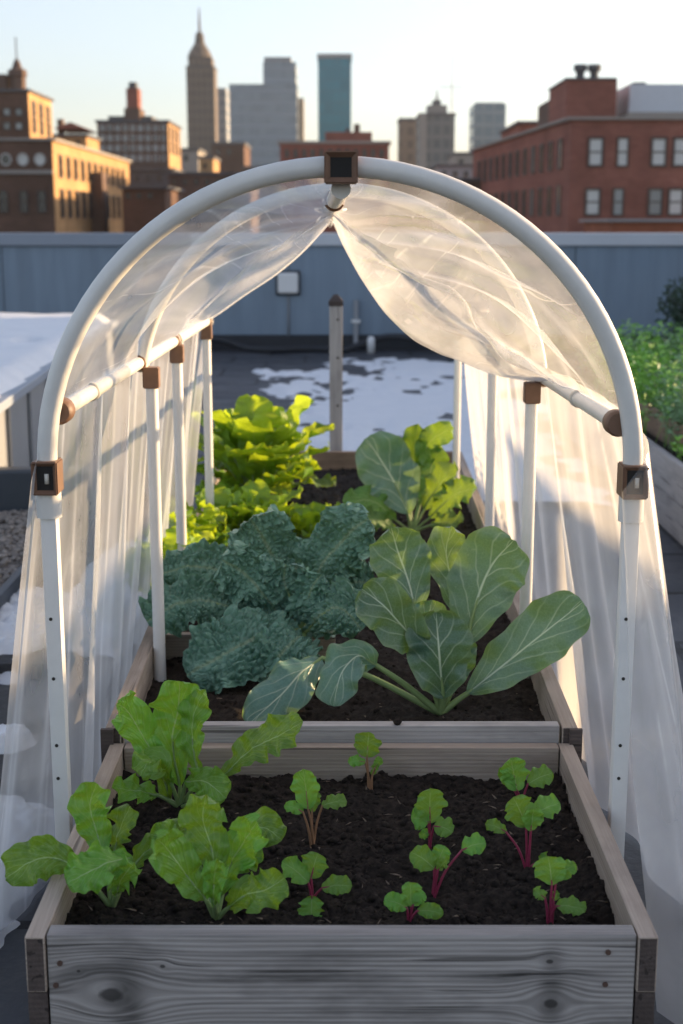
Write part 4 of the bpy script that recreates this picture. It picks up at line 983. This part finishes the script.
for i in range(90):
    y = rnd.uniform(7.4, 11.5); x = RX + rnd.uniform(0.2, 1.25)
    strips(m, x, y, 0.36, 26, rnd.uniform(0.30, 0.55), 0.16, rnd, 0.015, 0 if nz(x * 2, y, 1) > -0.1 else 1)
for i in range(26):
    y = rnd.uniform(5.7, 7.4); x = RX + rnd.uniform(0.15, 1.2)
    strips(m, x, y, 0.36, 20, rnd.uniform(0.15, 0.32), 0.14, rnd, 0.014, 0)
tag(m.build('herb_foliage', [M['herb'], M['herb2']]), 'dense mixed green herbs growing in the right hand planter', 'herbs', kind='stuff')
# dark shrub near the parapet on the right
c = at(690, 320, 15.0)
t = thing('evergreen_shrub', 'dark evergreen shrub by the parapet at the right edge', 'shrub', (c.x, 15, 0))
m = MB(); m.tube([(c.x, 15, 0), (c.x, 15, 0.9)], [0.03, 0.015], 8); m.build('trunk', M['wood_dark'], t)
m = MB()
for i in range(1500):
    u = V3((rnd.gauss(0, 1), rnd.gauss(0, 1), rnd.gauss(0, 1))).normalized() * (rnd.random() ** 0.5)
    p = V3((c.x + u.x * 0.36, 15 + u.y * 0.36, 0.72 + u.z * 0.38)); dv = V3((rnd.gauss(0, 1), rnd.gauss(0, 1), rnd.gauss(0.5, 1))).normalized() * 0.07
    sd = dv.orthogonal().normalized() * 0.016; m.add([p, p + dv * .5 + sd, p + dv, p + dv * .5 - sd], [(0, 1, 2, 3)])
m.build('crown', M['shrub'], t)

# ------------------------------------------------------------------ city
def brickmat(name, c1, c2, mort=None, sc_=1.0):
    k = N(name); v = k.coord()
    vm = k.n('Mapping', {0: v, 2: (PI / 2, 0, 0)}).outputs[0]
    br = k.n('TexBrick', {'Vector': vm, 'Color1': c1 + (1,), 'Color2': c2 + (1,), 'Mortar': (mort or tuple(x * 1.2 for x in c1)) + (1,), 'Scale': 1.0, 'Mortar Size': 0.012, 'Brick Width': 0.5 * sc_, 'Row Height': 0.17 * sc_})
    col = k.mix(k.ramp(k.noise(v, 0.35, 6, 0.65), [(0.3, 0.0), (0.7, 0.8)]), br.outputs[0], tuple(x * 0.6 for x in c1))
    return k.done(col, 0.9, None, 0.2)
def glassgrid(name, c, line, wx, wz, fx=0.12, fz=0.3, rough=0.25, spec=0.5):
    """curtain wall: bays of glass between mullions and floor bands"""
    k = N(name); s3 = k.n('SeparateXYZ', {0: k.n('TexCoord').outputs['Object']})
    hx = k.math('ADD', s3.outputs[0], s3.outputs[1])
    a = k.math('LESS_THAN', k.math('FRACT', k.math('DIVIDE', hx, wx)), fx); b = k.math('LESS_THAN', k.math('FRACT', k.math('DIVIDE', s3.outputs[2], wz)), fz)
    g = k.math('MAXIMUM', a, b)
    cell = k.n('TexWhiteNoise', {0: k.n('CombineXYZ', {0: k.math('FLOOR', k.math('DIVIDE', hx, wx)), 1: k.math('FLOOR', k.math('DIVIDE', s3.outputs[2], wz)), 2: 0.0}).outputs[0]}).outputs[0]
    gc = k.mix(cell, tuple(x * 0.88 for x in c), tuple(min(1, x * 1.1) for x in c))
    return k.done(k.mix(g, gc, line), k.math('ADD', rough, k.math('MULTIPLY', g, 0.4)), None, spec)
M['brick_brown'] = brickmat('brown_brick', (0.125, 0.075, 0.055), (0.165, 0.095, 0.07))  # own colour of low houses, painted shade on two tan-walled fronts
M['brick_tan'] = brickmat('tan_brick', (0.46, 0.28, 0.13), (0.54, 0.33, 0.16))  # also puts sun warmth into the lit sides of brick blocks
M['brick_red'] = brickmat('red_brick', (0.27, 0.105, 0.08), (0.33, 0.135, 0.10))
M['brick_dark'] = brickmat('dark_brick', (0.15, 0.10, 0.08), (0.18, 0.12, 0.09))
M['stone'] = plain('pale_stone', (0.30, 0.27, 0.24), 0.85, 0.15, 1)
M['roofing'] = plain('roofing_felt', (0.10, 0.10, 0.105), 0.85, 0.3, 1)
M['window_frame'] = plain('window_frame', (0.06, 0.045, 0.04), 0.6, 0.2, 3)
M['frame_pale'] = plain('pale_window_frame', (0.45, 0.43, 0.40), 0.6, 0.1, 3)
k = N('window_glass'); oi = k.n('ObjectInfo').outputs['Random']
M['glass'] = k.done(k.mix(oi, (0.06, 0.07, 0.08), (0.30, 0.33, 0.34)), 0.12, None, 0.8)
M['glass_blind'] = plain('blind_behind_glass', (0.55, 0.55, 0.53), 0.25, 0.1, 0.6, 0.7)
M['glass_dark'] = plain('dark_window_glass', (0.035, 0.04, 0.045), 0.15, 0.2, 1, 0.7)
ZB = -24
class Bld:
    """building with front face at distance d (toward us) spanning pixels x0..x1, top at pixel y"""
    def __init__(s, name, label, cat, x0, x1, ytop, d, depth, mat, group=None, shear=0.0, roof=True, top=None):
        A = at(x0, ytop, d); B = at(x1, ytop, d); s.d = d; s.x0, s.x1, s.z = A.x, B.x, A.z; s.depth = depth
        s.sx = shear
        s.t = thing(name, label, cat, ((A.x + B.x) / 2, d + depth / 2, ZB), group)
        ch = min(0.55, 2.6 * d / FPX) if roof else 0.0; s.z -= ch
        m = MB(); m.prism([(s.x0, d), (s.x1, d), (s.x1 + shear, d + depth), (s.x0 + shear, d + depth)], ZB, s.z)
        s.wall = m.build('wall', mat, s.t)
        if roof:
            e = 0.25; m = MB(); m.prism([(s.x0 - e, d - e), (s.x1 + e, d - e), (s.x1 + shear + e, d + depth + e), (s.x0 + shear - e, d + depth + e)], s.z + 0.005, s.z + ch)
            m.build('cornice', top or M['roofing'], s.t)
    def block(s, x0, x1, ytop, ybot, mat, dd=1.0, dep=6, name='roof_block', cap=False):
        d = s.d + dd; A = at(x0, ytop, d); B = at(x1, ybot, d)
        m = MB(); m.box((A.x, d, B.z if cap else min(B.z, s.z + 0.02)), (B.x, d + dep, A.z)); return m.build(name, mat, s.t)
    def win(s, cx, cz, w, h, face='front', frame='window_frame', glass='glass', arch=False, rnd_=False):
        """cx: world x (front) or world y (side)"""
        def pos(a, z, o):
            if face == 'front': return V3((a, s.d - o, z))
            if face == 'right':
                f = (a - s.d) / s.depth; return V3((s.x1 + s.sx * f + o, a, z))
            f = (a - s.d) / s.depth; return V3((s.x0 + s.sx * f - o, a, z))
        if rnd_: out = [(math.cos(2 * PI * i / 16) * w / 2, math.sin(2 * PI * i / 16) * h / 2) for i in range(16)]
        elif arch: out = [(-w / 2, -h / 2), (w / 2, -h / 2)] + [(math.cos(PI * i / 8) * w / 2, h / 2 - w / 2 + math.sin(PI * i / 8) * w / 2) for i in range(9)]
        else: out = [(-w / 2, -h / 2), (w / 2, -h / 2), (w / 2, h / 2), (-w / 2, h / 2)]
        n = len(out); e = 0.13 * min(1, w)
        def ring(sc, o): return [pos(cx + x * (1 - 2 * e * (1 - sc) / w), cz + y * (1 - 2 * e * (1 - sc) / h), o) for x, y in out]
        R0, R1, R2, R3 = ring(1, 0.0), ring(1, 0.10), ring(0, 0.10), ring(0, 0.03)
        m = MB(); vs = R0 + R1 + R2 + R3
        fs = [(k * n + i, k * n + (i + 1) % n, (k + 1) * n + (i + 1) % n, (k + 1) * n + i) for k in range(3) for i in range(n)]
        m.add(vs, fs)
        f = m.build('window', M[frame], s.t)
        m = MB(); m.add(ring(0, 0.031), [tuple(range(n))]); m.build('pane', M[glass], f)
        if h > 1.4 and not rnd_:
            a = e + 0.02; m = MB()
            q = [pos(cx - w / 2 + a, cz - 0.04, 0.06), pos(cx + w / 2 - a, cz - 0.04, 0.06), pos(cx + w / 2 - a, cz + 0.04, 0.06), pos(cx - w / 2 + a, cz + 0.04, 0.06)]
            m.add(q, [(0, 1, 2, 3)]); m.build('sash_bar', M[frame], f)
        return f
def winpx(b, px0, px1, py0, py1, **kw):
    A = at(px0, py0, b.d); B = at(px1, py1, b.d)
    return b.win((A.x + B.x) / 2, (A.z + B.z) / 2, B.x - A.x, A.z - B.z, **kw)

# right red brick building: corner at x=572
R = Bld('brick_building', 'long red brick building with sash windows right of the tunnel', 'building', 572, 760, 117, 80, 34, M['brick_red'], shear=-2.4, top=M['stone'])
for (x0, x1, g) in ((588, 603, 'glass_blind'), (617, 628, 'glass_blind'), (651, 666, 'glass_blind'), (673, 688, 'glass_blind'), (706, 721, 'glass')):
    winpx(R, x0, x1, 137, 167, glass=g)
for (x0, x1, g) in ((585, 600, 'glass_blind'), (613, 623, 'glass'), (648, 662, 'glass'), (668, 683, 'glass_blind'), (702, 716, 'glass')):
    winpx(R, x0, x1, 188, 216, glass=g)
z1 = at(572, 152, 80).z; z2 = at(572, 200, 80).z
for i in range(12):
    y = 82.5 + i * 2.55
    for z in (z1, z2): R.win(y, z, 1.0, 1.75, face='left', glass='glass_dark' if i % 3 else 'glass')
R.block(567, 616, 79, 115, M['brick_red'], 5, 7, 'stair_tower')
R.block(566, 617, 77.5, 79.5, M['roofing'], 4.9, 7.2, 'stair_tower_cap', True)
for px in (580, 594):
    p = at(px, 79, 88); m = MB(); m.tube([(p.x, 88, p.z - 0.3), (p.x, 88, p.z + 0.45), (p.x, 88, p.z + 0.46), (p.x, 88, p.z + 0.85)], [0.26, 0.26, 0.42, 0.42], 12); m.build('chimney_pot', M['roofing'], R.t)
R.block(549, 564, 100, 118, M['brick_dark'], 12, 5, 'chimney')
R.block(630, 760, 84, 112, M['parapet_cap'], 6, 9, 'penthouse')
R.block(634, 646, 82, 86, M['roofing'], 7, 3, 'roof_vent')
R.block(628, 762, 112, 116, M['stone'], 4, 12, 'penthouse_base')
b = Bld('brick_annex', 'low orange brick annex with grey roof in front of the red building', 'building', 612, 760, 219, 70, 8, brickmat('orange_brick', (0.30, 0.10, 0.055), (0.34, 0.12, 0.07)), top=M['grey_metal'])

# far brick wing behind R, left end
b = Bld('brick_building', 'dark red brick wing rising behind the long red building', 'building', 520, 574, 121, 122, 14, M['brick_red'])
# left lit building
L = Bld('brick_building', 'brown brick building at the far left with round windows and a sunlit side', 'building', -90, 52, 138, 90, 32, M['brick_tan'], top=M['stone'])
m = MB(); m.box((L.x0 - 0.02, L.d - 0.06, ZB), (L.x1 - 0.02, L.d - 0.01, L.z)); m.build('shade_toned_front', M['brick_brown'], L.t)  # darker overlay: shade of the unlit front put into the brick colour
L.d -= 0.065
for px in (6, 23, 40): winpx(L, px - 6, px + 6, 153, 166, rnd_=True, frame='frame_pale', glass='glass_blind' if px > 10 else 'glass_dark')
for px in (4, 24, 42): winpx(L, px - 5, px + 5, 190, 213, arch=True, glass='glass_dark', frame='window_frame')
A = at(0, 172, L.d); m = MB(); m.box((L.x0, L.d - 0.18, A.z - 0.12), (L.x1, L.d - 0.002, A.z + 0.12)); m.build('string_course', M['stone'], L.t)
L.d += 0.065
za, zb_ = at(52, 165, 90).z, at(52, 203, 90).z
for i in range(11):
    y = 92.2 + i * 2.6
    for z, h in ((za, 1.5), (zb_, 1.9)): L.win(y, z, 1.05, h, face='right', glass='glass_dark')
m = MB(); yq = 103; m.box((L.x1 + 0.02, yq, ZB), (L.x1 + 0.9, yq + 2.2, at(52, 165, 90).z)); m.build('painted_shadow_strip', M['brick_dark'], L.t)  # dark raised strip standing for a shadow on the sunlit side
# taller block behind
L2 = Bld('brick_building', 'tall brown brick block with a roof cupola and mast at the left edge', 'building', -60, 28, 89, 128, 10, M['brick_tan'], shear=0.0)
m = MB(); m.box((L2.x0 - 0.02, L2.d - 0.06, ZB), (L2.x1 - 0.02, L2.d - 0.01, L2.z)); m.build('shade_toned_front', M['brick_brown'], L2.t)  # brown overlay carries the shade of this front face in its colour
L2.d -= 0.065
for py in (112, 126):
    for px in (-6, 7, 19): winpx(L2, px - 4, px + 4, py - 4, py + 4, glass='glass')
L2.d += 0.065
for i in range(3):
    for py in (108, 123): L2.win(129.8 + i * 3.1, at(28, py, 128).z, 1.3, 1.6, face='right', glass='glass_dark')
p = at(18, 88, 134)
m = MB(); m.tube([(p.x, 134, p.z - 1), (p.x, 134, p.z + 1.0), (p.x, 134, p.z + 1.05), (p.x, 134, p.z + 1.6), (p.x, 134, p.z + 1.8), (p.x, 134, p.z + 2.4), (p.x, 134, p.z + 2.7)], [0.8, 0.8, 0.95, 0.9, 0.5, 0.3, 0.08], 8); m.build('cupola', M['brick_dark'], L2.t)
m = MB(); m.tube([(p.x, 134, p.z + 2.6), (p.x, 134, p.z + 4.6)], 0.07, 6); m.build('mast', M['roofing'], L2.t)
L2.block(-6, 6, 74, 90, M['brick_dark'], 5, 3, 'chimney')
# gabled brick house between
L3 = Bld('brick_house', 'small red brick house with chimney between two left buildings', 'building', 54, 86, 134, 150, 8, M['brick_tan'])
A, B = at(54, 134, 150), at(86, 134, 150); ap = at(70, 122, 150)
m = MB(); m.add([(A.x, 150, A.z + .56), (B.x, 150, A.z + .56), (ap.x, 150, ap.z), (A.x, 158, A.z + .56), (B.x, 158, A.z + .56), (ap.x, 158, ap.z)], [(0, 1, 2), (5, 4, 3), (1, 4, 5, 2), (3, 0, 2, 5), (0, 3, 4, 1)]); m.build('gable_roof', M['brick_red'], L3.t)
L3.block(57, 63, 119, 136, M['brick_dark'], 2, 1.2, 'chimney')
for px in (66, 78): winpx(L3, px - 3, px + 3, 140, 148, glass='glass_dark')
# mid brick block with central tower
B4 = Bld('brick_building', 'dark brick office block with a slim central chimney tower', 'building', 97, 168, 120, 190, 14, M['brick_tan'])
m = MB(); m.box((B4.x0 - 0.02, B4.d - 0.06, ZB), (B4.x1 - 0.02, B4.d - 0.01, B4.z)); m.build('shade_toned_front', M['brick_dark'], B4.t)  # dark overlay paints the front as shaded against the lit tan side
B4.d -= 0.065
for py in (128, 138, 148, 158):
    for i in range(9): winpx(B4, 100 + i * 7.6, 105 + i * 7.6, py - 3, py + 3, frame='frame_pale', glass='glass')
B4.d += 0.065
for i in range(3):
    for py in (132, 146): B4.win(192.5 + i * 4.2, at(168, py, 190).z, 1.8, 1.8, face='right', glass='glass_dark')
B4.block(124, 140, 108, 122, M['brick_dark'], 3, 5, 'tower_base'); B4.block(126, 138.5, 88, 110, M['brick_red'], 3.4, 3, 'chimney_tower')
B4.block(128.5, 136, 82, 90, M['roofing'], 3.8, 2, 'tower_cap'); B4.block(108, 152, 116, 121, M['roofing'], 4, 8, 'roof_block')
# art-deco tower
tan_t = glassgrid('stone_tower_windows', (0.10, 0.085, 0.075), (0.16, 0.13, 0.11), 2.0, 3.2, 0.45, 0.3, 0.7, 0.2)
T5 = Bld('stone_tower', 'tall tapering stone tower with a domed crown and spire', 'tower', 186, 214, 66, 520, 12, tan_t)
T5.block(188, 212, 57, 68, tan_t, 0.8, 10, 'upper_storey'); 
A = at(200, 57, 526)
rr = [4.7, 4.6, 4.0, 3.1, 2.3, 1.8, 1.6, 1.1, 0.5, 0.4, 0.14]; hh = [-1, 0, 1.6, 3.0, 4.2, 5.2, 7.6, 8.6, 9.0, 13, 17.5]
m = MB(); m.tube([(A.x, 526, A.z + h) for h in hh], rr, 12); m.build('domed_crown', tan_t, T5.t)
# towers
gt = glassgrid('pale_glass_wall', (0.22, 0.265, 0.295), (0.28, 0.32, 0.35), 1.6, 3.4, 0.08, 0.32)
T7 = Bld('glass_tower', 'wide pale glass office tower with a taller stepped core', 'tower', 229, 297, 84, 430, 20, gt, roof=False)
T7.block(263, 296, 62, 86, gt, 3, 16, 'upper_storeys'); T7.block(264, 291, 57, 64, M['grey_metal'], 4, 12, 'plant_room')
T7.block(297.3, 304, 98, 160, M['stone'], 6, 12, 'side_wing')
b = Bld('office_tower', 'slim grey office tower squeezed between stone and glass towers', 'tower', 213, 226, 88, 560, 16, glassgrid('grey_tower_windows', (0.16, 0.17, 0.18), (0.26, 0.26, 0.26), 3, 3.5, 0.3, 0.35), roof=False)
tg = glassgrid('teal_glass_wall', (0.022, 0.19, 0.26), (0.04, 0.19, 0.25), 2.6, 3.6, 0.1, 0.18, 0.4, 0.35)
T8 = Bld('glass_tower', 'dark teal glass tower standing alone above a brick block', 'tower', 318, 351, 58, 470, 14, tg, roof=False)
T8.block(317, 352, 53.5, 58, M['grey_metal'], -0.3, 15, 'crown_band', True)
B9 = Bld('brick_building', 'low red brown brick block under the teal tower', 'building', 280, 389, 141, 160, 18, M['brick_red'], top=M['stone'])
B9.block(325, 372, 132, 142, M['brick_red'], 2, 8, 'upper_storey'); B9.block(354, 360, 124, 133, M['brick_dark'], 3, 2, 'chimney'); B9.block(345, 350, 128, 133, M['roofing'], 3, 2, 'chimney')
for i in range(12):
    winpx(B9, 285 + i * 8.6, 289 + i * 8.6, 149, 158, glass='glass_dark')
b = Bld('office_tower', 'plain brown slab tower left of the two tone tower', 'tower', 400, 419, 118, 380, 14, glassgrid('brown_tower_windows', (0.17, 0.12, 0.09), (0.26, 0.19, 0.14), 3, 3.4, 0.5, 0.4, 0.6, 0.3))
T11 = Bld('office_tower', 'two tone stepped tower with a pointed roof block and aerial', 'tower', 420, 455, 113, 350, 16, glassgrid('dark_tower_windows', (0.11, 0.12, 0.125), (0.19, 0.19, 0.18), 2.4, 3.3, 0.3, 0.35, 0.4, 0.4))
m = MB(); A = at(420, 113, 350); Bq = at(427, 113, 350); m.box((A.x - .05, 349.6, ZB), (Bq.x, 349.95, A.z)); m.build('pale_pier', M['stone'], T11.t)
T11.block(428, 447, 105, 114, M['stone'], 2, 8, 'roof_block'); T11.block(433, 441, 100, 107, M['roofing'], 3, 4, 'roof_block')
A = at(437, 100, 355); m = MB(); m.tube([(A.x, 355, A.z - 0.5), (A.x, 355, A.z + 2.5)], [0.4, 0.08], 6); m.build('aerial', M['roofing'], T11.t)
A = at(451, 150, 600); m = MB(); m.tube([(A.x, 600, ZB), (A.x, 600, at(451, 55, 600).z)], [0.7, 0.12], 6)
Bq = at(451, 87, 600); m.tube([(Bq.x - 5, 600, Bq.z), (Bq.x + 5, 600, Bq.z)], 0.12, 6)
tag(m.build('radio_mast', M['grey_metal']), 'thin radio mast with a cross arm far behind the two tone tower', 'mast')
T12 = Bld('glass_tower', 'pale blue glass tower just left of the long red building', 'tower', 474, 506, 104, 400, 14, glassgrid('blue_glass_wall', (0.15, 0.21, 0.24), (0.24, 0.29, 0.31), 3, 3.5, 0.12, 0.3), roof=False)
T12.block(476, 504, 102.5, 105, M['grey_metal'], 1, 10, 'roof_edge', True)
# low roofs in between
LOW = 'low rooftops between the towers'
for (x0, x1, yt, d, dep, mt, lab, nm) in (
    (120, 172, 168, 140, 14, 'roofing', 'low dark roofed building under the central chimney tower block', 'low_building'),
    (168, 250, 172, 125, 12, 'brick_dark', 'low dark brick building with long flat roof left of the glass tower', 'low_building'),
    (180, 198, 148, 260, 14, 'stone', 'small sunlit stone block at the foot of the domed tower', 'low_building'),
    (199, 213, 156, 240, 12, 'brick_tan', 'small tan brick block right of the domed tower foot', 'low_building'),
    (212, 244, 142, 300, 20, 'brick_brown', 'brown brick mid rise at the foot of the glass tower', 'low_building'),
    (243, 300, 166, 270, 14, 'brick_dark', 'dark brick row at the foot of the wide glass tower', 'low_building'),
    (388, 440, 172, 210, 16, 'brick_brown', 'brown brick row below the brown slab tower', 'low_building'),
    (438, 480, 164, 190, 14, 'grey_metal', 'grey roofed shed below the pale blue tower', 'low_building'),
    (455, 476, 152, 260, 14, 'stone', 'pale stone block between the two tone and blue towers', 'low_building'),
    (122, 165, 186, 100, 10, 'brick_brown', 'nearest low brown house right of the sunlit brick side', 'low_building'),
    (300, 330, 160, 330, 14, 'stone', 'pale stone block behind the low red brown brick block', 'low_building'),
    (455, 520, 178, 110, 8, 'brick_dark', 'nearest dark brick row left of the long red building', 'low_building')):
    b = Bld(nm, lab, 'building', x0, x1, yt, d, dep, M[mt], LOW)
    n = int((x1 - x0) / 11)
    for i in range(n):
        px = x0 + 6 + i * 11; winpx(b, px - 2.2, px + 2.2, yt + 7, yt + 13, glass='glass_dark')


# ------------------------------------------------------------------ air
HD = 0.00012
if HD:
    k = N('city_haze')
    vol = k.n('VolumePrincipled', {'Color': (0.86, 0.90, 0.95, 1), 'Density': HD, 'Anisotropy': 0.3})
    k.t.links.new(vol.outputs[0], k.out.inputs[1])
    mb = MB(); mb.box((-3100, -900, -25.2), (3100, 4600, 130))
    tag(mb.build('haze', k.m), kind='stuff')
